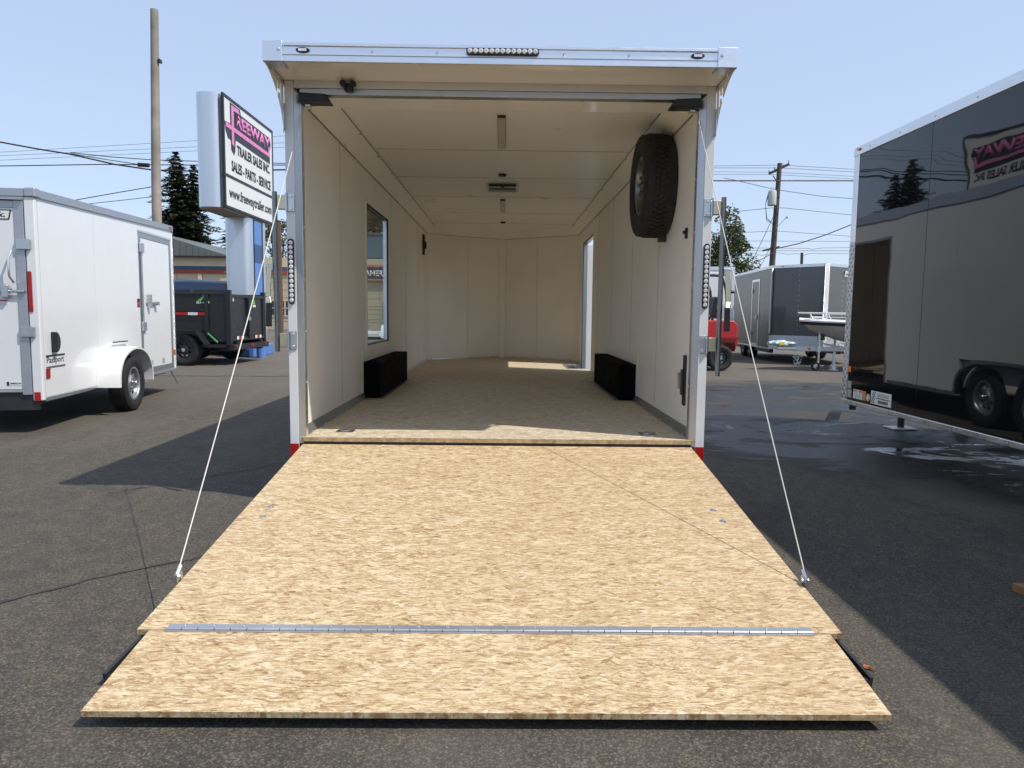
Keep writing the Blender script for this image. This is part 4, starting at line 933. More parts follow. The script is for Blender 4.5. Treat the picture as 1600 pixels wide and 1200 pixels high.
# ================================================================== dump trailer
def build_dump_trailer():
    T = thing('dump_trailer', 'black steel dump trailer with high sides behind the small white trailer', 'trailer', (-5.97, 11.50, 0), RAD(-3.5))
    m = mat('black_powder_coat', (.016,.016,.017), .38, var=.2)
    LN, WD, z0, z1 = -4.3, 1.95, .52, 1.58
    bw = MB().box(LN, 0, 0, .03, z0, z1-.05).build('side_wall', m, T)
    MB().box(LN, 0, WD-.03, WD, z0, z1-.05).build('side_wall', m, T)
    MB().box(LN, LN+.03, .03, WD-.03, z0, z1-.05).build('front_wall', m, T)
    MB().box(LN, 0, .03, WD-.03, z0, z0+.02).build('bed_floor', m, T)
    for y in (-.02, WD-.04): MB().box(LN, .0, y, y+.06, z1-.05, z1).build('top_rail', m, T, bevel=.006)
    for x in (LN+.05, -3.4, -2.5, -1.6, -.45): MB().box(x-.04, x+.04, -.04, -.001, z0, z1-.051).build('stake', m, T, bevel=.004)
    MB().box(LN, -.5, -.035, -.001, 1.18, 1.24).build('side_rib', m, T)
    for y in (-.03, WD-.07): MB().box(-.02, .08, y, y+.10, z0-.1, z1+.06).build('rear_post', m, T, bevel=.006)
    for a, b in ((.075, .95), (.97, WD-.075)):
        d = MB().box(.005, .045, a, b, z0+.02, z1-.03).build('rear_door', m, T)
        MB().slab(a, b, z0+.02, z1-.03, [(a+.06, b-.06, z0+.09, z1-.09)], ((.046,0,0),(0,1,0),(0,0,1)), .025).build('door_frame', m, d)
    MB().tube([(.09,.93,z0+.05),(.09,.93,z1-.1)], .018, 8).build('latch_rod', m, T)
    MB().box(.05,.12,.86,.98,.98,1.06).build('door_latch', M_ZINC, T)
    MB().box(LN+.2, .10, .25, .37, .30, .519).build('chassis_rail', m, T); MB().box(LN+.2, .10, WD-.37, WD-.25, .30, .519).build('chassis_rail', m, T)
    MB().box(.0, .14, -.02, WD+.02, .34, .46).build('rear_bumper', m, T, bevel=.006)
    MB().box(-.6, .0, -.16, -.045, .40, .46).build('step_plate', m, T)
    for y, sd in ((-.20, -1), (WD+.20, 1)):
        for x in (-.86, -1.68):
            w = tyre_mesh(.345,.22,.2,tread=False).build('tyre', M_RUBBER, T, smooth=True); w.location = (x, y+sd*-.02, .345); w.rotation_euler = (0,0,math.pi/2)
            rim_mesh(.2,.22, 1 if sd > 0 else -1).build('rim', M_DARKST, w, smooth=True)
            MB().lathe([(-.06*(-sd),0),(-.10*(-sd),0),(-.10*(-sd),.04),(-.05*(-sd),.045)], (0,0,0), 'x', 14, False).build('hub_cap', M_ZINC, w)
        f = MB(); pts = [(-2.16,.50),(-1.98,.76),(-.58,.76),(-.36,.46)]
        for a, b in zip(pts[:-1], pts[1:]): f.beam((a[0],y,a[1]), (b[0],y,b[1]), .26, .02)
        f.build('fender', m, T)
    ml = mat('logo_green', (.12,.50,.05), .4); mw = mat('sticker_white', (.75,.76,.76), .4)
    lg = MB().prism([(-.66,1.40),(-.57,1.40),(-.50,1.47),(-.47,1.44),(-.40,1.40),(-.44,1.50),(-.50,1.545),(-.56,1.47)], ((0,-.0012,0),(1,0,0),(0,0,1)), .002).build('logo_mark', ml, T)
    text('logo_letters', 'SUMMIT', mw, T, (-.68,-.0012,1.335), (1,0,0), (0,0,1), .30, .048, .02, .002)
    MB().prism([(1.28,1.34),(1.42,1.34),(1.35,1.48)], ((.0455,0,0),(0,1,0),(0,0,1)), .002).build('logo_mark', ml, T); MB().box(.046,.049,1.27,1.43,1.28,1.33).build('logo_plate', mw, T)
    MB().box(.046,.049,.12,.24,1.40,1.54).build('sticker', mw, T)
    for a, b, mm in ((-1.28,-.86,M_RED),(-.855,-.64,mw),(-.635,-.44,M_RED)): MB().box(a, b, -.0395, -.0365, 1.09, 1.15).build('reflector_tape', mm, T)
    for y in (.30, 1.32):
        MB().box(.0725, .076, y, y+.10, .56, .63).build('reflector_tape', mw, T); MB().box(.0725, .076, y+.103, y+.25, .56, .63).build('reflector_tape', M_RED, T); MB().box(.0725, .076, y+.253, y+.36, .56, .63).build('reflector_tape', mw, T)
    for y in (.1,.9,1.0,1.75): MB().cyl((.145,y,.41),.035,.02,'x',12).build('tail_lamp', M_REDW, T)
    MB().tube([(-.42,-.06,.70),(-.20,-.06,.50)], .022, 8).build('tarp_handle', mat('green_grip', (.03,.22,.08), .4), T)
    MB().beam((LN+.3, WD/2, .40),(LN-1.5, WD/2, .40), .12, .12).build('tongue_beam', m, T)
    MB().tube([(LN-1.2,WD/2+.1,.02),(LN-1.2,WD/2+.1,.8)],.035,10).cyl((LN-1.2,WD/2+.1,.02),.09,.03,'z',14).build('tongue_jack', m, T)
    return T
build_dump_trailer()

def build_blue_van():
    T = thing('blue_van', 'dark blue van parked behind the black dump trailer', 'van', (-9.35, 15.2, 0), RAD(2))
    mb = mat('blue_car_paint', (.018,.050,.125), .14, var=.06, coat=.8)
    def loft(name, sec, m, y0, y1, r=.16):
        s = MB(); ys = [y0, y0+r*.3, y0+r, y1-r, y1-r*.3, y1]; sc_ = [.80,.93,1,1,.93,.80]
        zc = sum(p[1] for p in sec)/len(sec)
        for y, k in zip(ys, sc_): s.v += [(p[0]*1.0 if k == 1 else p[0]*(.97+.03*k), y, p[1] if p[1] < 1.0 else 1.0+(p[1]-1.0)*k) for p in sec]
        n = len(sec)
        for j in range(5): s.f += [(j*n+i, j*n+(i+1) % n, (j+1)*n+(i+1) % n, (j+1)*n+i) for i in range(n)]
        s.f += [tuple(range(n)), tuple(range(5*n, 6*n))]
        return s.build(name, m, T, smooth=True)
    loft('body', [(-2.5,.35),(2.3,.35),(2.42,.55),(2.42,.98),(2.36,1.45),(2.22,1.88),(2.05,1.98),(1.0,2.02),(-.6,2.0),(-.95,1.92),(-1.55,1.25),(-2.4,1.08),(-2.55,.8)], mb, 0, 1.85)
    for x0, x1 in ((-1.0,-.1),(.0,1.0),(1.1,2.1)): MB().box(x0, x1, -.012, .01, 1.28, 1.74).build('side_window', M_DGLASS, T, bevel=.01)
    MB().box(2.41,2.425,.25,1.6,1.25,1.75).build('rear_window', M_DGLASS, T)
    MB().box(2.41,2.45,.10,.22,1.0,1.4).build('tail_lamp', M_REDW, T); MB().box(2.41,2.45,1.63,1.75,1.0,1.4).build('tail_lamp', M_REDW, T)
    MB().lathe([(0,0),(-.012,0),(-.012,.03),(0,.03)], (1.95,-.0,1.86), 'y', 12, False).build('side_marker', M_REDW, T)
    for x in (-1.6, 1.6):
        for y in (.14, 1.71):
            w = tyre_mesh(.34,.22,.2,tread=False).build('tyre', M_RUBBER, T, smooth=True); w.location = (x,y,.34); w.rotation_euler = (0,0,math.pi/2)
            rim_mesh(.2,.22, -1 if y < 1 else 1).build('rim', M_RIM, w, smooth=True)
build_blue_van()

# ================================================================== pylon sign
def build_sign():
    T = thing('pylon_sign', 'tall silver pylon sign with white panel and pink lettering', 'sign', (-6.54, 12.96, 0)); T.scale = (1, 1, .964)
    ms = metal('sign_aluminium', (.66,.70,.76), .33, (1,1,.1), .06, .8)
    mf = mat('sign_white_face', (.74,.74,.71), .32, var=.035, vs=2); mk = mat('sign_black', (.014,.015,.017), .45); mp = mat('sign_pink', (.72,.22,.48), .4, var=.04)
    mbl = mat('sign_blue', (.10,.22,.55), .4, var=.05); mdb = mat('sign_dark_blue', (.03,.07,.22), .4)
    HH0, HH1, LN, TH = 3.74, 6.44, 3.70, .64
    # cabinet with rounded ends: outline in the x-y plane
    out = []
    r = .26
    for cx, cy, a0 in ((-r, r, -90), (-r, LN-r, 0), (-TH+r, LN-r, 90), (-TH+r, r, 180)):
        for i in range(7): a = RAD(a0+15*i); out.append((cx+r*math.cos(a), cy+r*math.sin(a)))
    cab = MB().prism([(p[0]-.008, p[1]) for p in out], ((0,0,HH0),(1,0,0),(0,1,0)), HH1-HH0).build('cabinet', ms, T, smooth=True)
    MB().prism([(p[0]*.96-.02, p[1]*.97+.05) for p in out], ((0,0,HH0-.03),(1,0,0),(0,1,0)), .028).build('cabinet_base', mat('sign_underside', (.42,.34,.25), .6), T)
    # face: frame and two panels, facing +x
    y0, y1 = .02, LN-.02
    MB().slab(y0, y1, HH0+.005, HH1-.005, [(y0+.07, y1-.07, HH0+.06, 4.50), (y0+.07, y1-.07, 4.56, HH1-.07)], ((.0,0,0),(0,1,0),(0,0,1)), .045).build('face_frame', mk, T)
    MB().box(.0, .03, y0+.07, y1-.07, 4.56, HH1-.07).build('face_panel', mf, T); MB().box(.0, .03, y0+.07, y1-.07, HH0+.06, 4.50).build('face_panel', mf, T)
    X = .031; rt, up = (0,1,0), (0,0,1)
    def poly(name, pts, m, k=0.0, d=.006): return MB().prism(pts, ((X+k,0,0),rt,up), d).build(name, m, T)
    # logo: black drop shadow first, pink strokes over it
    poly('logo_shadow', [(.12,5.80),(.16,5.60),(.30,5.44),(.50,5.42),(.50,5.20),(.68,5.10),(.76,5.20),(.80,5.50),(3.40,5.44),(3.40,5.78),(3.50,5.98),(3.44,6.16),(3.30,6.17),(1.20,6.20),(1.14,6.33),(.48,6.33),(.48,5.82)], mk)
    for pts in ([(.16,5.68),(3.36,5.62),(3.36,5.72),(.16,5.79)], [(.53,5.34),(.67,5.30),(.68,6.28),(.53,6.28)], [(.68,6.18),(1.08,6.18),(1.02,6.29),(.68,6.28)], [(3.26,5.722),(3.36,5.722),(3.40,5.90),(3.30,5.90)]):
        kk = .008+{.16: 0.0, .53: .002, .68: .003, 3.26: .001}[pts[0][0]]
        poly('logo_stroke', pts, mp, kk)
    text('logo_letters', 'REEWAY', mp, T, (X+.008,.84,5.82), rt, up, 2.60, .32, .04, .006)
    text('sign_letters', 'TRAILER SALES INC.', mk, T, (X+.001,.88,5.15), rt, up, 2.50, .25, .028, .005)
    text('sign_letters', 'SALES - PARTS - SERVICE', mk, T, (X+.001,.50,4.69), rt, up, 2.93, .26, .026, .005)
    text('sign_letters', 'www.freewaytrailer.com', mk, T, (X+.001,.30,3.94), rt, up, 3.16, .34, .014, .005)
    # pylon
    py = []
    for cx, cy, a0 in ((-.16, 1.85, -90), (-.48, 1.85, 180)):
        for i in range(7): a = RAD(a0+15*i); py.append((cx+.16*math.cos(a), cy+.16*math.sin(a)))
    py = [(-.64+.16-.16*math.cos(RAD(90*i/6)), 1.85-.16*math.sin(RAD(90*i/6))) for i in range(7)]+[(-.16+.16*math.sin(RAD(90*i/6)), 1.85-.16*math.cos(RAD(90*i/6))) for i in range(7)]+[(0.0, 2.02), (-.64, 2.02)]
    MB().prism([(p[0]-.01, p[1]) for p in py], ((0,0,.0),(1,0,0),(0,1,0)), HH0-.03).build('pylon', ms, T, smooth=True)
    c = MB().box(-.60, -.012, 2.021, 2.80, 0, HH0-.03).build('pylon_core', mk, T)
    for z0, z1, m in ((.4, 2.55, mbl), (2.55, 3.05, mdb), (3.05, 3.68, mbl)): MB().box(-.013, .0, 2.10, 2.66, z0, z1-.003).build('pylon_panel', m, T)
    MB().prism([(p[0]-.01, 4.84-p[1]) for p in py], ((0,0,.0),(1,0,0),(0,1,0)), HH0-.03).build('pylon', ms, T, smooth=True)
    MB().box(-.75, .10, 1.55, 3.2, 0.0, .30).build('plinth', mbl, T, bevel=.02)
    return T
build_sign()
def build_bollard():
    m = mat('sign_blue', (.10,.22,.55), .4)
    s = MB().lathe([(0,0),(0,.11),(.86,.11),(.92,.09),(.95,0)], (-6.15, 14.2, 0), 'z', 18, False)
    tag(s.build('bollard', m, None, smooth=True), 'blue steel bollard at the foot of the pylon sign', 'bollard')
build_bollard()
# ================================================================== grey trailer, forklift, boat
def build_grey_trailer():
    T = thing('grey_trailer', 'charcoal grey V-nose enclosed trailer behind the boat', 'trailer', (6.91, 14.46, 0), RAD(-5.6))
    m = wavy('grey_paint', (.062,.066,.074), .16, .05, 1.2, .5)
    z0, z1, LN, WD, AP = .36, 2.43, 4.4, 2.2, -1.02
    pl = [(0,-.0),(0,LN),(WD,LN),(WD,0),(WD/2-.05,AP)]
    md_ = wavy('grey_paint_dark_reflection', (.012,.012,.013), .2, .02, 1.2, .0)  # same grey paint, the side's dark reflections put into its colour
    for a, b in ((.01,1.16),(2.02,3.2),(3.204,LN)): MB().box(0, .03, a, b, z0+.03, z1).build('side_panel', md_, T, bevel=.002)
    MB().box(0,.03,1.164,2.016,2.22,z1).build('side_panel', md_, T)
    f = MB().slab(1.165,2.015,z0+.03,2.215,[(1.23,1.95,z0+.10,2.15)],((-.012,0,0),(0,1,0),(0,0,1)),.03).build('door_frame', M_ALU, T)
    d = MB().box(-.004,.026,1.235,1.945,z0+.105,2.145).build('side_door', md_, T)
    MB().box(-.05,-.005,1.30,1.36,1.1,1.25).tube([(-.04,1.33,1.18),(-.04,1.56,1.16)],.012,8).build('door_lock', M_ZINC, d)
    for z in (1.9,.7): MB().box(-.03,-.005,1.90,1.99,z-.06,z+.06).build('door_hinge', M_ZINC, d)
    MB().box(-.012,.03,-.03,LN,z1+.001,z1+.07).build('top_rail', M_ALU, T); MB().box(-.01,.03,0,LN,z0-.01,z0+.028).build('bottom_rail', M_ALU, T)
    MB().box(-.012,.02,-.07,.008,z0+.4,z1).build('corner_guard', M_DIAM, T)
    A, B, C_ = Vector((0,0,0)), Vector((WD/2-.05,AP,0)), Vector((WD,0,0))
    for p, q in ((A,B),(C_,B)):
        e = Vector((0,.03,0)); dv = q-p
        def pan(t0, t1, za, zb, mm, nm, off=0.0):
            a, b = p+dv*t0+Vector((0,-off,0)), p+dv*t1+Vector((0,-off,0))
            return MB().hexa([a+Vector((0,0,za)),b+Vector((0,0,za)),b+e+Vector((0,0,za)),a+e+Vector((0,0,za)),a+Vector((0,0,zb)),b+Vector((0,0,zb)),b+e+Vector((0,0,zb)),a+e+Vector((0,0,zb))]).build(nm, mm, T)
        pan(.03,.97,.72,z1-.002,m,'nose_panel'); pan(.0,1.0,z0,.72,M_DIAM,'stone_guard',.003); pan(0,1,z1,z1+.07,M_ALU,'nose_rail',.006)
        for k in range(13):
            c = p+dv*.52+Vector((0,-.004,.85+k*.125)); MB().lathe([(0,0),(-.004,0),(-.004,.006),(0,.01)], c, 'y', 8, False).build('rivet', M_ALU, T)
    MB().box(WD/2-.11, WD/2+.01, AP-.02, AP+.06, z0, z1+.06).build('nose_trim', M_DIAM, T, bevel=.01)
    MB().prism(pl, ((0,0,z1+.05),(1,0,0),(0,1,0)), .02).build('roof', M_WHITE, T); MB().prism(pl, ((0,0,z0),(1,0,0),(0,1,0)), .03).build('floor', M_DARKST, T)
    MB().box(WD-.03,WD,0,LN,z0,z1).build('far_wall', m, T); MB().box(0,WD,LN-.03,LN,z0,z1).build('rear_wall', m, T)
    bd = MB().prism([(0,0),(.24,0),(.24,.14),(.04,.14)], ((1.62,-.545+.0,2.20),(.9,.78,0),(0,0,1)), -.006).build('badge', mat('sticker_white', (.75,.76,.76), .4), T)
    text('badge_letters','Ha', mat('sticker_black', (.012,.012,.012), .5), T, (1.665,-.535,2.225), (.82,.57,0), (0,0,1), .09, .08, .02, .003)
    for y in (2.35,3.2):
        for x, sd in ((.14,-1),(WD-.14,1)): wheel(T, (x,y,.33), .33, .2, .19, sd, False)
    MB().box(.1,.2,.3,LN,.24,z0-.01).build('chassis_rail', M_DARKST, T); MB().box(WD-.2,WD-.1,.3,LN,.24,z0-.01).build('chassis_rail', M_DARKST, T)
    for x in (.3,WD-.3): MB().beam((x,.2,.40),(WD/2-.05,AP-1.1,.40),.06,.1).build('tongue_beam', M_DARKST, T)
    MB().tube([(WD/2-.05,AP-.75,.02),(WD/2-.05,AP-.75,.75)],.03,10).cyl((WD/2-.05,AP-.75,.015),.09,.03,'z',14).build('tongue_jack', M_ZINC, T)
    MB().prism([(-.03*math.cos(a),.012*math.sin(a)) for a in [2*math.pi*i/12 for i in range(12)]], ((.2,-.222,z1+.035),(.74,-.67,0),(0,0,1)), .01).build('marker_lamp', M_AMBER, T)
build_grey_trailer()

def build_far_trailer():
    T = thing('white_box_trailer', 'white box trailer standing behind the red forklift', 'trailer', (4.15, 15.6, 0))
    b = MB().box(0,2.15,0,3.9,.38,2.50).build('body', M_WHITE, T, bevel=.03)
    MB().box(-.01,2.16,-.015,.06,2.44,2.53).build('top_rail', M_ALU, T); MB().box(2.09,2.165,-.012,.06,.40,2.44).build('corner_post', M_FRAME, T)
    MB().box(.12,1.98,-.018,-.001,.5,2.36).build('rear_door', M_WHITE, T); MB().box(1.86,1.98,-.03,-.019,1.3,1.5).build('door_lock', M_ZINC, T)
    MB().box(1.72,1.92,-.022,-.0185,2.18,2.28).build('badge', mat('sticker_white', (.75,.76,.76), .4), T)
    for y in (1.6,2.4):
        for x, sd in ((.1,-1),(2.05,1)): wheel(T,(x,y,.33),.33,.2,.19,sd,False)
    MB().box(.3,1.85,.1,4.9,.25,.379).build('chassis', M_DARKST, T)
build_far_trailer()

def build_forklift():
    T = thing('forklift', 'red forklift with black overhead guard beyond the right door post', 'forklift', (4.75, 11.45, 0), RAD(4))
    mr = mat('forklift_red', (.42,.018,.022), .3, var=.1, coat=.4); mk = M_DARKST
    s = MB().prism([(-1.75,.30),(-.42,.30),(-.40,.62),(.30,.62),(.36,.48),(.40,1.00),(.30,1.10),(-.55,1.10),(-.75,.95),(-1.1,.62),(-1.75,.62)], ((0,-.02,0),(1,0,0),(0,0,1)), -1.04); s.build('chassis_body', mr, T, bevel=.04, seg=3)
    MB().box(.02,.415,-.06,1.06,.70,.735).build('body_line', mat('forklift_dark_red', (.2,.01,.012), .4), T)
    MB().prism([(.36,.40),(.44,.62),(.42,.98),(.30,1.02)], ((0,.05,0),(1,0,0),(0,0,1)), -.92).build('counterweight', mr, T, bevel=.03)
    MB().box(-.60,-.12,.25,.75,1.101,1.22).build('seat', M_BLACK, T, bevel=.04); MB().prism([(-.12,1.18),(-.02,1.18),(.05,1.62),(-.04,1.62)], ((0,.27,0),(1,0,0),(0,0,1)), -.46).build('seat_back', M_BLACK, T, bevel=.03)
    for y in (.02, 1.0):
        MB().tube([(.18,y,1.06),(.10,y,1.75),(.0,y,2.06),(-1.0,y,2.10),(-1.35,y,1.2),(-1.38,y,.6)], .032, 8).build('guard_post', mk, T, smooth=True)
    for k in range(7): MB().tube([(-.02-.15*k,.02,2.09),(-.02-.15*k,1.0,2.09)], .016, 6).build('guard_bar', mk, T)
    for y, sd in ((.06,-1),(.96,1)):
        for x, R in ((.0,.285),(-1.35,.33)):
            w = tyre_mesh(R,.19,R*.58,tread=False).build('tyre', M_RUBBER, T, smooth=True); w.location = (x,y-.07 if sd < 0 else y+.07,R); w.rotation_euler = (0,0,math.pi/2)
            rim_mesh(R*.58,.19,-1 if sd < 0 else 1).build('rim', M_DARKST, w, smooth=True)
            MB().lathe([(0,0),(-sd*-.06,0),(-sd*-.06,.05),(0,.06)], (0,0,0), 'x', 12, False).build('hub_cap', M_RIM, w)
    for y in (.30,.70): MB().beam((-1.86,y,.06),(-1.80,y,2.2),.10,.07).build('mast_rail', mk, T)
    for z in (.3,1.2,2.1): MB().box(-1.90,-1.80,.30,.70,z,z+.08).build('mast_bar', mk, T)
    for y in (.32,.68): MB().box(-3.0,-1.92,y-.05,y+.05,.06,.10).box(-1.96,-1.91,y-.05,y+.05,.06,.55).build('fork_tine', mk, T)
    MB().tube([(-1.1,.5,1.0),(-.92,.5,1.25)],.025,8).lathe([(-.012,.16),(.012,.16),(.012,.18),(-.012,.18)],(-.92,.5,1.25),'z',20).build('steering_wheel', M_BLACK, T)
    MB().lathe([(-.22,0),(-.22,.15),(.22,.15),(.22,0)], (.16,.5,1.28), 'y', 18, False).build('gas_bottle', mat('gas_bottle_grey', (.42,.43,.44), .4), T, smooth=True)
    MB().cyl((.22,.0,1.72),.035,.10,'x',12).build('work_lamp', M_BLACK, T)
build_forklift()

def build_boat():
    T = thing('motor_boat', 'grey motor boat with white bow rail sitting on its trailer', 'boat', (6.70, 11.95, 0))
    mh = mat('boat_hull_grey', (.46,.46,.45), .3, var=.06, coat=.3); mn = mat('boat_navy', (.012,.014,.030), .25); mw = mat('boat_white', (.78,.78,.77), .3)
    N_ = 22; st = []
    for i in range(N_+1):
        t = i/N_; x = 4.6*t**1.25
        b = .98*min(1.0, (math.sin(min(1, t*1.55)*math.pi/2))**.8) if t > 0 else 0.0
        kz = 1.06-.52*(1-(1-min(1, t*1.9))**2.1); sh = 1.12-.10*min(1, t*1.4)
        ch = kz+(sh-kz)*.42
        st.append((x, b, kz, ch, sh))
    def skin(rows, name, m):
        s = MB(); n = len(rows[0])
        for r in rows: s.v += r
        s.f += [(i*n+j, (i+1)*n+j, (i+1)*n+j+1, i*n+j+1) for i in range(len(rows)-1) for j in range(n-1)]
        s.f.append(tuple((len(rows)-1)*n+j for j in range(n)))
        return s.build(name, m, T, smooth=True)
    skin([[(x,-b*.97,sh-.09),(x+.03*(b < .5),-b*.80,ch),(x+.05,-b*.35,kz+.06*b),(x+.06,0,kz),(x+.05,b*.35,kz+.06*b),(x+.03*(b < .5),b*.80,ch),(x,b*.97,sh-.09)] for x,b,kz,ch,sh in st], 'hull', mh)
    skin([[(x-.01,-b*.985,sh-.09),(x-.015,-b*1.0-.004,sh-.02),(x-.015,b*1.0+.004,sh-.02),(x-.01,b*.985,sh-.09)] for x,b,kz,ch,sh in st], 'hull_band', mn)
    skin([[(x-.04,-b-.02,sh-.022),(x-.045,-b-.03,sh+.01),(x-.03,-b*.92,sh+.035),(x-.03,0,sh+.06),(x-.03,b*.92,sh+.035),(x-.045,b+.03,sh+.01),(x-.04,b+.02,sh-.022)] for x,b,kz,ch,sh in st], 'gunwale', mw)
    for sg in (-1,1):
        pts = [(st[i][0]-.02+(.0 if i else -.04), sg*st[i][1]*.9, 1.285-.02*i/N_) for i in range(0, 13)]
        MB().tube(pts, .018, 8).build('bow_rail', mw, T, smooth=True)
        pts2 = [(p[0], p[1], 1.195) for p in pts[3:]]
        MB().tube(pts2, .012, 6).build('bow_rail', mw, T, smooth=True)
        for i in (3,6,9,12): MB().tube([(st[i][0]+.06, sg*st[i][1]*.88, st[i][4]+.02),(st[i][0]-.03, sg*st[i][1]*.9, 1.28)], .013, 6).build('rail_post', mw, T)
    ws = MB().prism([(2.3,1.10),(2.36,1.10),(2.72,1.52),(2.68,1.52)], ((0,-.8,0),(1,0,0),(0,0,1)), -1.6).build('windscreen', M_DGLASS, T)
    MB().box(4.62,4.9,-.2,.2,.7,1.35).build('outboard_motor', M_BLACK, T, bevel=.05)
build_boat()
def build_boat_trailer():
    T = thing('boat_trailer', 'galvanised boat trailer with jockey wheel and hanging chains under the boat', 'trailer', (6.20, 11.95, 0))
    mg = mat('galvanised_white', (.60,.62,.62), .45, var=.08)
    MB().box(.40,4.9,-.05,.05,.43,.535).build('main_beam', mg, T, bevel=.006)
    MB().box(-.02,.42,-.05,.05,.45,.53).build('coupler', M_ZINC, T, bevel=.02)
    for sg in (-1,1): MB().beam((1.6,sg*.05,.48),(3.0,sg*.75,.48),.05,.08).beam((3.0,sg*.75,.48),(5.0,sg*.75,.48),.05,.08).build('side_beam', mg, T)
    for a, b in (((.95,.62),(1.75,.45)), ((1.0,.75),(1.02,.53))): MB().tube([(a[0],0,a[1]),(b[0],0,b[1])],.025,8).build('winch_post', mg, T)
    MB().box(.92,1.05,-.06,.06,.68,.80).build('winch', M_DARKST, T, bevel=.01)
    j = MB().tube([(.90,-.10,.17),(.90,-.10,.80)], .026, 10).build('jack_tube', M_ZINC, T, smooth=True)
    MB().tube([(.90,-.10,.80),(.90,-.10,.90)],.012,8).box(.87,.93,-.13,-.04,.42,.54).build('jack_crank', M_FRAME, T)
    w = MB().lathe([(-.025,.055),(-.03,.085),(-.015,.095),(.015,.095),(.03,.085),(.025,.055)], (.84,-.10,.095), 'y', 20).build('jack_wheel', M_RUBBER, T, smooth=True)
    for k in range(5):
        a = 2*math.pi*k/5; MB().beam((.84,-.10,.095),(.84+.06*math.cos(a),-.10,.095+.06*math.sin(a)),.02,.012,(0,1,0)).build('spoke', M_ZINC, w)
    MB().beam((.90,-.10,.19),(.84,-.10,.095),.05,.03,(0,1,0)).build('jack_fork', M_ZINC, T)
    MB().cyl((.70,-.056,.485),.033,.012,'y',16).build('side_reflector', mat('amber_reflector', (.6,.28,.02), .3), T)
    for x0, dz in ((.34,.33),(.41,.30),(.36,.22)):
        n = 11
        for i in range(n):
            t = i/(n-1); x = x0+.14*t; z = .44-dz*math.sin(math.pi*t)**.7
            MB().lathe([(-.004,.010),(.004,.010),(.004,.018),(-.004,.018)], (x,-.06,z), 'y' if i % 2 else 'x', 10).build('chain_link', M_ZINC, T)
    for sg in (-1,1):
        wheel(T, (3.5, sg*1.0, .31), .31, .19, .18, sg, False, rz=math.pi/2)
        MB().lathe([(-.12,.36),(.12,.36),(.12,.375),(-.12,.375)], (3.5,sg*1.0,.31), 'y', 28).build('fender', mg, T)
    MB().box(3.45,3.55,-1,1,.28,.34).build('axle', M_DARKST, T)
    MB().tube([(1.30,.0,.15),(1.30,0,.42)],.03,10).cyl((1.30,0,.012),.10,.02,'z',14).cyl((1.30,0,.08),.045,.13,'z',12).build('support_stand', M_FRAME, T)
build_boat_trailer()
def build_bag():
    s = MB(); r = random.Random(5); n, k = 14, 10
    for i in range(n+1):
        t = i/n; x = 5.98+.62*t
        for j in range(k):
            a = 2*math.pi*j/k; w = .13*math.sin(math.pi*min(max(t,.04),.96))**.28; h = .062*math.sin(math.pi*min(max(t,.04),.96))**.25
            q = 1+r.uniform(-.34,.34); s.v.append((x, 11.92+math.cos(a)*w*q, .60+math.sin(a)*h*q))
    s.f += [(i*k+j, i*k+(j+1) % k, (i+1)*k+(j+1) % k, (i+1)*k+j) for i in range(n) for j in range(k)]+[tuple(range(k)), tuple(n*k+j for j in range(k))]
    o = s.build('plastic_bag', mat('pale_blue_plastic', (.50,.62,.66), .25, var=.3, vs=16), None, smooth=True)
    tag(o, 'crumpled pale blue plastic bag lying on the boat trailer coupler', 'bag')
    MB().box(6.19,6.29,11.765,11.80,.57,.635).build('bag_label', mat('label_yellow', (.75,.62,.03), .4), o)
build_bag()

# ================================================================== small things on the ground
def build_plank():
    o = MB().hexa([(2.325,-1.50,.0),(3.4,-1.44,.0),(3.38,-1.34,.0),(2.305,-1.40,.0),(2.325,-1.50,.038),(3.4,-1.44,.038),(3.38,-1.34,.038),(2.305,-1.40,.038)]).build('timber_plank', M_WOOD, None, bevel=.003)
    tag(o, 'short brown timber plank on the tarmac at the right edge', 'plank')
build_plank()
def build_leaf():
    r = random.Random(2); s = MB()
    for i in range(9):
        a = r.uniform(0,6.28); L = r.uniform(.02,.045); x = 1.285+r.uniform(-.03,.03); y = -2.12+r.uniform(-.012,.012); ca, sa = math.cos(a), math.sin(a)
        s.add([(x,y,.004),(x+ca*L*.5-sa*.006,y+sa*L*.5+ca*.006,.012),(x+ca*L,y+sa*L,.006),(x+ca*L*.5+sa*.006,y+sa*L*.5-ca*.006,.010)], [(0,1,2,3)])
    tag(s.build('dry_leaf', mat('dry_leaf_orange', (.42,.15,.04), .8, var=.3, vs=40)), 'crumpled orange dry leaf beside the ramp flap', 'leaf')
build_leaf()

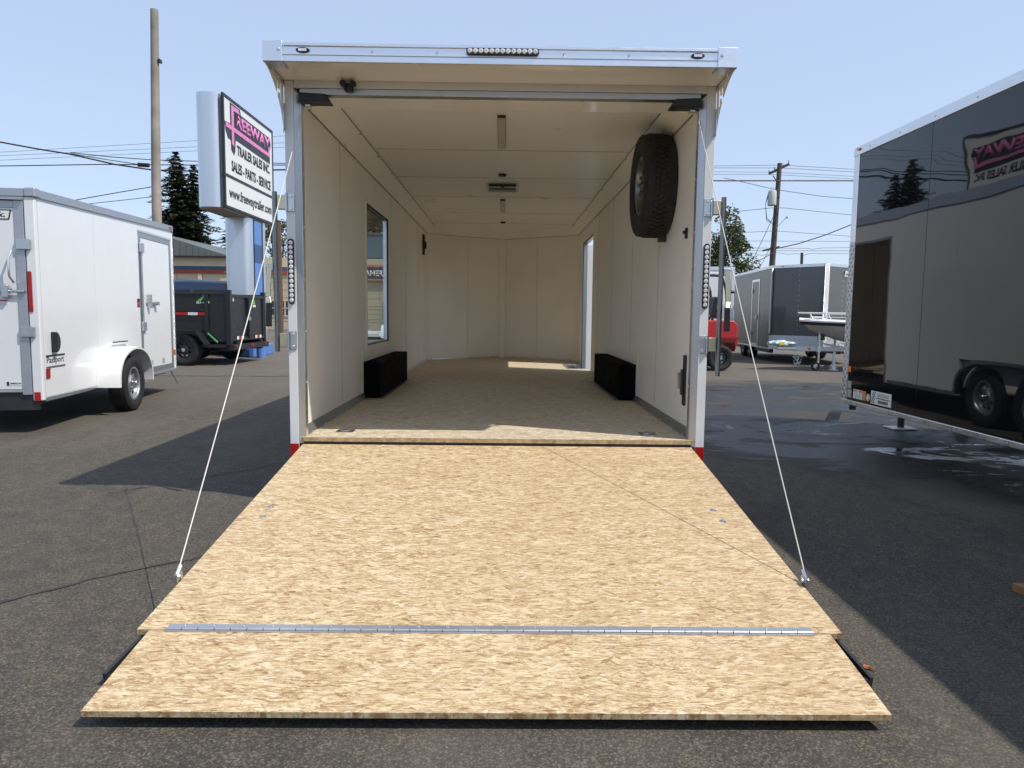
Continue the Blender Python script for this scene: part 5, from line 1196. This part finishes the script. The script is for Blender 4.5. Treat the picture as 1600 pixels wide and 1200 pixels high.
# ================================================================== building
def build_building():
    Y = 41.0
    T = thing('commercial_building', 'low beige commercial building with red and blue stripes and grey roof', 'building', (-14, Y, 0))
    mb = mat('beige_block', (.52,.45,.31), .85, var=.08, vs=1.5); mb2 = mat('beige_fascia', (.60,.52,.36), .8, var=.05, vs=1.0)
    mj = mat('block_joint', (.30,.26,.18), .9); mr = mat('stripe_red', (.30,.06,.045), .6); mn = mat('stripe_navy', (.06,.075,.15), .6)
    mg = mat('grey_metal_roof', (.12,.135,.13), .5, var=.08, vs=2); mp = mat('blue_grey_parapet', (.085,.155,.20), .6, var=.08, vs=1); mdk = mat('eave_black', (.015,.015,.016), .6)
    x0, x1 = -11.5, 13.0
    W = MB().box(x0, x1, 0, 12, 0, 4.42).build('wall', mb, T)
    MB().box(x0-.05, x1+.05, -.06, -.002, 3.86, 4.42).build('fascia', mb2, T)
    MB().box(x0-.05, x1+.05, -.075, -.002, 3.64, 3.855).build('stripe', mn, T); MB().box(x0-.05, x1+.05, -.085, -.002, 3.42, 3.635).build('stripe', mr, T)
    for k in range(6): MB().box(x0, x1, -.008, -.001, .55+.48*k, .575+.48*k).build('course_joint', mj, W)
    for k in range(16): MB().box(x0+.8+k*1.55, x0+.83+k*1.55, -.007, -.001, .0, 3.40).build('panel_joint', mj, W)
    for k in range(8):
        xa = x0+.6+k*3.1
        MB().box(xa, xa+.22, -.12, -.002, 0, 3.4).build('pilaster', mb2, T)
    for xa in (-8.6,-5.4,-.35,2.9,6.6):
        f = MB().slab(xa,xa+1.8,.88,1.84,[(xa+.06+.44*i,xa+.42+.44*i,za,za+.40) for i in range(4) for za in (.93,1.39)],((0,-.03,0),(1,0,0),(0,0,1)),.028).build('window', mb2, T)
        for i in range(4):
            for za in (.93,1.39): MB().box(xa+.06+.44*i,xa+.42+.44*i,-.012,-.004,za,za+.40).build('pane', M_DGLASS, f)
    # hipped metal roof over the left part, its ribs standing proud
    rx0, rx1, rxr = x0-.4, -2.65, -8.0
    R_ = MB().prism([(rx0,4.46),(rx1,4.46),(rxr+.4,5.95),(rxr-1.2,5.95)], ((0,-.35,0),(1,0,0),(0,0,1)), -12.5).build('roof', mg, T)
    for k in range(34):
        x = rx0+.6+k*.38; zt = 5.95 if x < rxr+.4 and x > rxr-1.2 else (4.46+(rx1-x)/(rx1-rxr-.4)*1.49 if x > rxr+.4 else 4.46+(x-rx0)/(rxr-1.2-rx0)*1.49)
        if zt > 4.62: MB().box(x-.015,x+.015,-.375,-.351,4.47,zt-.03).build('roof_rib', mg, R_)
    MB().box(rx0-.05, rx1+.1, -.45, -.2, 4.38, 4.455).build('eave', mdk, T)
    for x in (-8.3,-7.8): MB().cyl((x,3.0,6.1),.16,.5,'z',12).build('roof_vent', M_ZINC, T)
    # parapet on the right part
    P_ = MB().box(1.75+.0, x1, .4, 6, 4.425, 6.0).build('parapet', mp, T)
    MB().box(1.70, x1+.05, .35, .42, 5.93, 6.04).build('parapet_cap', mp, P_); MB().box(1.70, x1+.05, .30, .398, 4.43, 4.50).build('parapet_foot', mdk, P_)
    MB().cyl((2.3,.36,5.5),.10,.05,'y',14).build('wall_lamp', M_ZINC, T)
    return T
build_building()
def build_banner():
    T = thing('banner', 'navy banner with orange borders and white capitals on the building front', 'banner', (-9.3, 40.84, 0))
    mn = mat('banner_navy', (.035,.042,.10), .7); mo = mat('banner_orange', (.62,.22,.13), .7)
    MB().box(0,4.6,-.02,.0,3.10,4.05).build('cloth', mn, T)
    MB().box(0,4.6,-.028,-.0205,3.92,4.05).build('border', mo, T); MB().box(0,4.6,-.028,-.0205,3.10,3.19).build('border', mo, T)
    text('letters', 'AMER', mat('banner_white', (.75,.73,.72), .7), T, (.80,-.024,3.36), (1,0,0), (0,0,1), 1.12, .36, .02, .01)
build_banner()
def build_fence():
    T = thing('chain_fence', 'low grey pipe fence along the foot of the beige building', 'fence', (-14, 37.5, 0))
    m = metal('fence_steel', (.30,.31,.32), .5)
    for k in range(12): MB().tube([(-5+k*1.8,0,0),(-5+k*1.8,0,1.35)],.03,6).build('post', m, T)
    for z in (.12,.75,1.32): MB().tube([(-5,0,z),(14.8,0,z)],.022,6).build('rail', m, T)
    for k in range(66):
        a = -5+k*.3
        MB().tube([(a,.02,.13),(a+.6,.02,1.31)],.006,4).tube([(a+.6,-.02,.13),(a,-.02,1.31)],.006,4).build('wire', m, T)
build_fence()
def build_utility_trailer():
    T = thing('utility_trailer', 'small white flatbed trailer with round fenders outside the trailer window', 'trailer', (-4.0, 20.0, 0), RAD(4))
    mw = mat('trailer_white', (.70,.72,.75), .35)
    MB().box(-1.6,.0,-1.4,1.9,.42,.52).build('bed', mw, T)
    for x, sd in ((.13,1),(-1.73,-1)):
        for y in (-.45,.40): wheel(T,(x,y,.33),.33,.2,.19,sd,False)
        for y in (-.45,.40):
            s = MB(); n = 14
            for q in (-.13,.13):
                for rr in (.40,.415): s.v += [(x+q, y+rr*math.cos(math.pi*i/n), .36+rr*math.sin(math.pi*i/n)) for i in range(n+1)]
            k = n+1
            for a, b in ((0,1),(1,3),(3,2),(2,0)): s.f += [(a*k+i,a*k+i+1,b*k+i+1,b*k+i) for i in range(n)]
            s.build('fender', mw, T, smooth=True)
    MB().beam((-.8,1.9,.46),(-.8,3.4,.46),.08,.08).build('tongue_beam', mw, T)
    MB().box(-1.6,.0,-.6,.5,.30,.40).build('axle_frame', M_DARKST, T)
    MB().tube([(-.8,3.1,.02),(-.8,3.1,.7)],.03,8).build('tongue_jack', M_ZINC, T)
build_utility_trailer()

# ================================================================== poles and wires
M_POLE = mat('weathered_pole', (.30,.265,.225), .85, var=.3, vs=1.3, bump=.4, bs=22)
M_POLED = mat('dark_pole', (.085,.065,.055), .85, var=.3, vs=2)
M_WIRE = mat('wire_black', (.02,.02,.022), .6)
def at(px, py, D):          # the point D metres ahead (along y) seen under the surveyed angles px, py
    a_, b_, r_ = RAD(0.6634), RAD(-5.5126), RAD(0.6343)
    fw = Vector((math.sin(a_)*math.cos(b_), math.cos(a_)*math.cos(b_), math.sin(b_))); rt = Vector((math.cos(a_), -math.sin(a_), 0)); up = rt.cross(fw)
    x, y = px-800, py-600; c, s_ = math.cos(r_), math.sin(r_)
    d = fw+rt*((c*x+s_*y)/1145.954)-up*((-s_*x+c*y)/1145.954)
    return Vector((.033, -4.5405, 1.2071))+d*(D/d.y)
def build_poles():
    o = MB().tube([(-13.06,23.5,0),(-12.97,23.5,6),(-12.82,23.5,12.07)], [.185,.165,.135], 16).build('utility_pole', M_POLE, None, smooth=True)
    tag(o, 'tall bare weathered wooden pole behind the small white trailer', 'pole')
    MB().box(-12.72,-12.64,23.4,23.6,10.2,10.32).build('pole_step', M_DARKST, o)
    T = thing('utility_pole', 'dark wooden utility pole with crossarm and transformer above the grey trailer', 'pole', (15.22, 37.5, 0))
    MB().tube([(-.1,0,0),(.05,0,5),(.20,0,9.75)], [.19,.16,.125], 12).build('pole', M_POLED, T, smooth=True)
    MB().beam((-.36,.1,9.18),(.70,-.1,9.70),.11,.13).build('crossarm', M_POLED, T)
    MB().beam((-.30,-.4,9.0),(.12,0,8.7),.04,.04).build('arm_brace', M_POLED, T)
    MB().beam((-.52,.1,4.90),(.36,-.1,5.12),.08,.09).build('crossarm', M_POLED, T)
    for p in ((-.34,.1,9.36),(-.06,.05,9.5),(.38,-.05,9.70),(.66,-.1,9.86)): MB().lathe([(-.08,.02),(-.06,.05),(0,.03),(.02,.05),(.07,.03),(.09,0)], p, 'z', 10, False).build('insulator', M_ZINC, T)
    tr = MB().lathe([(-.42,0),(-.42,.20),(-.38,.235),(.34,.235),(.40,.20),(.42,0)], (-.26,-.32,7.78), 'z', 18, False).build('transformer', mat('transformer_grey', (.48,.49,.48), .5), T, smooth=True)
    for dx in (-.08,.08): MB().cyl((-.26+dx,-.32,8.28),.03,.16,'z',8).build('bushing', M_ZINC, tr)
    for k in range(3): MB().tube([(-.5,-.32,8.0-.1*k),(-.62,-.32,7.4),(-.5,-.3,6.7-.1*k),(-.15,-.1,6.45),(.0,0,6.3)],.014,5).build('lead_wire', M_WIRE, T)
    MB().beam((.1,-.1,6.1),(.55,-.5,6.75),.03,.03).build('lamp_arm', M_ZINC, T); MB().lathe([(-.06,.12),(.0,.10),(.06,.04),(.07,0)],(.58,-.52,6.72),'z',12,False).build('street_lamp_head', M_ZINC, T)
    o = MB().tube([at(1253,420,70)-Vector((0,0,5.4)), at(1253,395,70)], .14, 8).build('utility_pole', M_POLED); tag(o, 'small far dark pole stub seen just over the grey trailer roof', 'pole')
    o = MB().tube([(-9.35,26,0),(-9.42,26,4.9)], .10, 8).build('utility_pole', M_POLED); tag(o, 'thin dark pole standing right behind the pylon sign', 'pole')
    o = MB().tube([(-10.25,29.5,0),(-10.28,29.5,5.2)], .12, 8).build('utility_pole', mat('brown_pole', (.12,.07,.05), .8)); tag(o, 'thin brown pole between the pylon sign and the trailer post', 'pole')
build_poles()
def wire(label, pts, D, r, group):
    D2 = D if isinstance(D, (list, tuple)) else [D]*len(pts)
    P = [at(p[0], p[1], d) for p, d in zip(pts, D2)]
    q = []
    for a, b in zip(P[:-1], P[1:]):
        for i in range(6): q.append(a.lerp(b, i/6))
    q.append(P[-1])
    o = MB().tube(q, r, 5).build('overhead_wire', M_WIRE); tag(o, label, 'wire', group)
GL, GR = 'wires over the left trailers', 'wires over the right trailers'
for k, (lab, pts, D, r) in enumerate((
    ('topmost faint wire crossing behind the bare wooden pole', [(-160,242),(0,238),(306,220),(470,211)], 62, .014),
    ('second faint wire from the top behind the bare pole', [(-160,249),(0,243.5),(306,229.5),(470,222)], 62, .014),
    ('third faint wire from the top behind the bare pole', [(-160,255),(0,250.5),(306,236),(470,229)], 62, .014),
    ('straight dark wire running level across the left sky', [(-160,261),(0,259.5),(160,257),(306,258),(470,258)], 33, .022),
    ('thick sagging wire bundle coming in from the left edge', [(-160,198),(0,222),(60,233),(110,241),(180,257),(240,266),(306,267.5),(470,265)], 33, .034),
    ('thin wire splitting off the bundle towards the sign', [(110,238.5),(170,245),(240,250),(306,252),(470,256)], 32.5, .018),
    ('short wire ending at the black splice box by the pole', [(110,240),(170,250),(217,257)], 32.6, .018),
    ('upper slack wire from the bare pole down behind the white trailer', [(60,330),(122,312),(190,300),(243,291)], 28.05, .016),
    ('lower slack wire from the bare pole down behind the white trailer', [(60,330),(144,318),(200,312),(243,307)], 28.3, .012),
)): wire(lab, pts, D, r, GL)
o = MB().tube([at(216,257.5,32.6), at(233,258.5,32.6)], .09, 8).build('splice_box', M_BLACK); tag(o, 'black splice box hanging on the wires by the bare pole', 'splice box')
for k, (lab, pts, D, r) in enumerate((
    ('topmost thin wire over the utility pole insulators', [(1060,260),(1115,259.5),(1221,258),(1340,265),(1420,269)], 42, .012),
    ('second thin wire on the utility pole crossarm', [(1060,263),(1115,262.5),(1218,262.5),(1340,269),(1420,274)], 42, .012),
    ('third thin wire on the utility pole crossarm', [(1060,269),(1115,268.5),(1206,269),(1340,276),(1420,280)], 42, .010),
    ('fourth thin wire on the utility pole crossarm', [(1060,273),(1115,272.5),(1202,272.5),(1340,280),(1420,284)], 42, .010),
    ('thick level cable passing in front of the utility pole', [(1060,282.5),(1340,282.5),(1420,283)], 30, .026),
    ('slack wire dropping past the transformer', [(1130,278),(1150,282),(1210,296),(1285,307),(1340,311),(1420,318)], 41.8, .016),
    ('slack wire just below the transformer', [(1060,340),(1145,331),(1205,325),(1225,325),(1340,337),(1420,345)], 41.8, .014),
    ('wire at the lower crossarm of the utility pole', [(1060,368),(1165,363),(1213,361),(1340,370),(1420,376)], 41.8, .012),
    ('level wire just below the lower crossarm', [(1060,376),(1165,376.5),(1340,377.5),(1420,378)], 55, .014),
    ('thick cable rising to the right from the utility pole', [(1211,389),(1250,380),(1290,367),(1340,347),(1420,312)], 41.5, .030),
    ('wavy wire near the foot of the utility pole', [(1060,392),(1150,391),(1168,387.5),(1260,388),(1270,389.5),(1285,387.5),(1420,386)], 50, .014),
    ('low level wire above the grey trailer', [(1060,391.5),(1340,392),(1420,392)], 54, .016),
    ('lowest wire with a drip loop above the grey trailer', [(1060,396),(1180,396),(1190,399.5),(1205,396),(1215,395),(1232,397.5),(1245,396),(1255,399),(1265,396),(1420,397)], 60, .016),
    ('guy wire from the transformer down to the left', [(1168,424),(1208,339)], [39,41.7], .016),
    ('shorter guy wire from the pole foot down to the left', [(1184,424),(1207,380)], [39,41.7], .014),
    ('cable from the utility pole down to the left roof line', [(1165,418),(1190,405),(1208,395)], [39,40,41.6], .022),
)): wire(lab, pts, D, r, GR)

# ================================================================== trees
def leaf_mat(name, a, b):
    s = N(name); c = s.pos()
    f = s.noise(c, 1.3, 3); g = s.noise(c, 14, 2)
    col = s.mix(s.rng(s.math('ADD', s.math('MULTIPLY', f, .6), s.math('MULTIPLY', g, .4)), .35, .65), a, b)
    m = s.set(col, .62, 0.0)
    s.b.inputs['Transmission Weight'].default_value = 0.0
    t = s.n('ShaderNodeBsdfTranslucent'); s.l(col, t.inputs[0])
    mx = s.n('ShaderNodeMixShader'); mx.inputs[0].default_value = .22
    s.l(s.b.outputs[0], mx.inputs[1]); s.l(t.outputs[0], mx.inputs[2]); s.l(mx.outputs[0], s.out.inputs[0])
    return m
M_NEEDLE = leaf_mat('spruce_needles', (.022,.034,.019), (.062,.078,.040))
M_LEAFG = leaf_mat('broad_leaves', (.040,.060,.016), (.105,.125,.038))
M_BARK = mat('tree_bark', (.075,.058,.045), .9, var=.3)
def conifer(label, x, y, H, R, seed, lean=0.0, bare=1.2, twin=None):
    r = random.Random(seed); T = thing('conifer_tree', label, 'tree', (x, y, 0), 0, 'conifers behind the beige building')
    MB().tube([(0,0,0),(lean*.5,0,H*.5),(lean,0,H*.985)], [.02*H,.013*H,.02], 10).build('trunk', M_BARK, T, smooth=True)
    q = MB(); lim = MB()
    tops = [(lean, 0, H, R)]+([twin] if twin else [])
    for (tx, ty, th, tr) in tops:
        lev = int(th*3.4)
        for i in range(lev):
            t = i/(lev-1); z = bare+(th-bare)*t
            cx = tx*z/th; cy = ty*z/th
            rad = tr*(1-t)**.66*(.82+.18*math.sin(i*2.1))+.10
            nb = max(6, int(20*(1-t)+7))
            for k in range(nb):
                a = r.uniform(0, 2*math.pi); L = rad*r.uniform(.60,1.15); dr = -.16-.22*(1-t)
                if r.random() < .08: L *= 1.2
                p0 = Vector((cx,cy,z)); d = Vector((math.cos(a), math.sin(a), 0)); tip = p0+d*L+Vector((0,0,dr*L+.10*L))
                if L > .7 and k % 2 == 0: lim.tube([p0, tip], [.03,.008], 4, False)
                n = max(4, int(L*11))
                for j in range(n):
                    u = (j+.6)/n; c = p0+d*(L*u)+Vector((0,0,dr*L*u*u+.10*L*u))
                    w = (.10+.26*(1-u)*min(1, L))*r.uniform(.7,1.3)
                    sd = Vector((-d.y,d.x,0))*r.uniform(-1,1)*w*1.3
                    c = c+sd+Vector((0,0,r.uniform(-.09,.05)))
                    e1 = (d+Vector((r.uniform(-.5,.5),r.uniform(-.5,.5),r.uniform(-.45,.25)))).normalized()*r.uniform(.30,.62); e2 = Vector((-e1.y,e1.x,r.uniform(-.12,.12))).normalized()*r.uniform(.11,.22)
                    q.add([c-e1*.5-e2*.4, c+e1*.5, c-e1*.2+e2, c-e1*.5+e2*.6+Vector((0,0,-.08))], [(0,1,2),(0,2,3)])
    q.build('crown', M_NEEDLE, T); lim.build('branches', M_BARK, T)
    return T
conifer('dark spruce with two tops beside the bare wooden pole', -26.0, 55.5, 13.6, 4.7, 11, -.2, 1.2, (1.0,.4,12.6,4.2))
conifer('dark spruce hidden behind the pylon sign', -22.6, 57.5, 10.2, 2.3, 12)
conifer('dark conifer seen through the trailer window above the parapet', -10.8, 56.5, 14.5, 3.6, 13, .3)
def broadleaf(label, x, y, H, R, seed, zc, n=5200, ls=.11):
    r = random.Random(seed); T = thing('broadleaf_tree', label, 'tree', (x, y, 0), 0, 'leafy trees in the background')
    tr = MB(); lv = MB()
    tr.tube([(0,0,0),(.1,0,zc*.45),(.05,.1,zc*.8)], [.22,.17,.10], 10)
    tips = []
    for k in range(26):
        a = r.uniform(0,6.28); u = r.uniform(-.5,1.0); rr = R*math.sqrt(max(.05,1-u*u*.8))*r.uniform(.55,1.0)
        tip = Vector((math.cos(a)*rr, math.sin(a)*rr, zc+u*(H-zc)*.92)); p0 = Vector((.05,.05,zc*r.uniform(.45,.8)))
        mid = p0.lerp(tip,.55)+Vector((r.uniform(-.2,.2),r.uniform(-.2,.2),r.uniform(.0,.3)))
        tr.tube([p0,mid,tip],[.06,.035,.010],5,False); tips.append(tip)
        for j in range(3): tr.tube([mid, mid+Vector((r.uniform(-.8,.8),r.uniform(-.8,.8),r.uniform(-.1,.8)))],[.02,.006],4,False)
    for t in tips:
        cr = R*r.uniform(.20,.36)
        for j in range(n//26):
            v = Vector((r.gauss(0,1),r.gauss(0,1),r.gauss(0,.75))); v = v.normalized()*cr*r.random()**.45
            c = t+v; e1 = Vector((r.uniform(-1,1),r.uniform(-1,1),r.uniform(-.6,.6))).normalized()*ls*r.uniform(.7,1.4); e2 = e1.cross(Vector((r.uniform(-1,1),r.uniform(-1,1),1))).normalized()*ls*.55
            lv.add([c-e1,c+e2,c+e1,c-e2],[(0,1,2,3)])
    tr.build('trunk', M_BARK, T); lv.build('crown', M_LEAFG, T)
    return T
broadleaf('open leafy tree with bare twigs beyond the red forklift', 12.6, 40.5, 7.4, 2.3, 21, 4.6, 6800)
broadleaf('low bushy tree just left of the grey trailer', 14.6, 43.0, 5.0, 2.0, 22, 2.9, 4200)
broadleaf('leafy tree top above the blue-grey parapet by the door post', -18.7, 58.0, 8.7, 2.2, 23, 6.0, 4200)
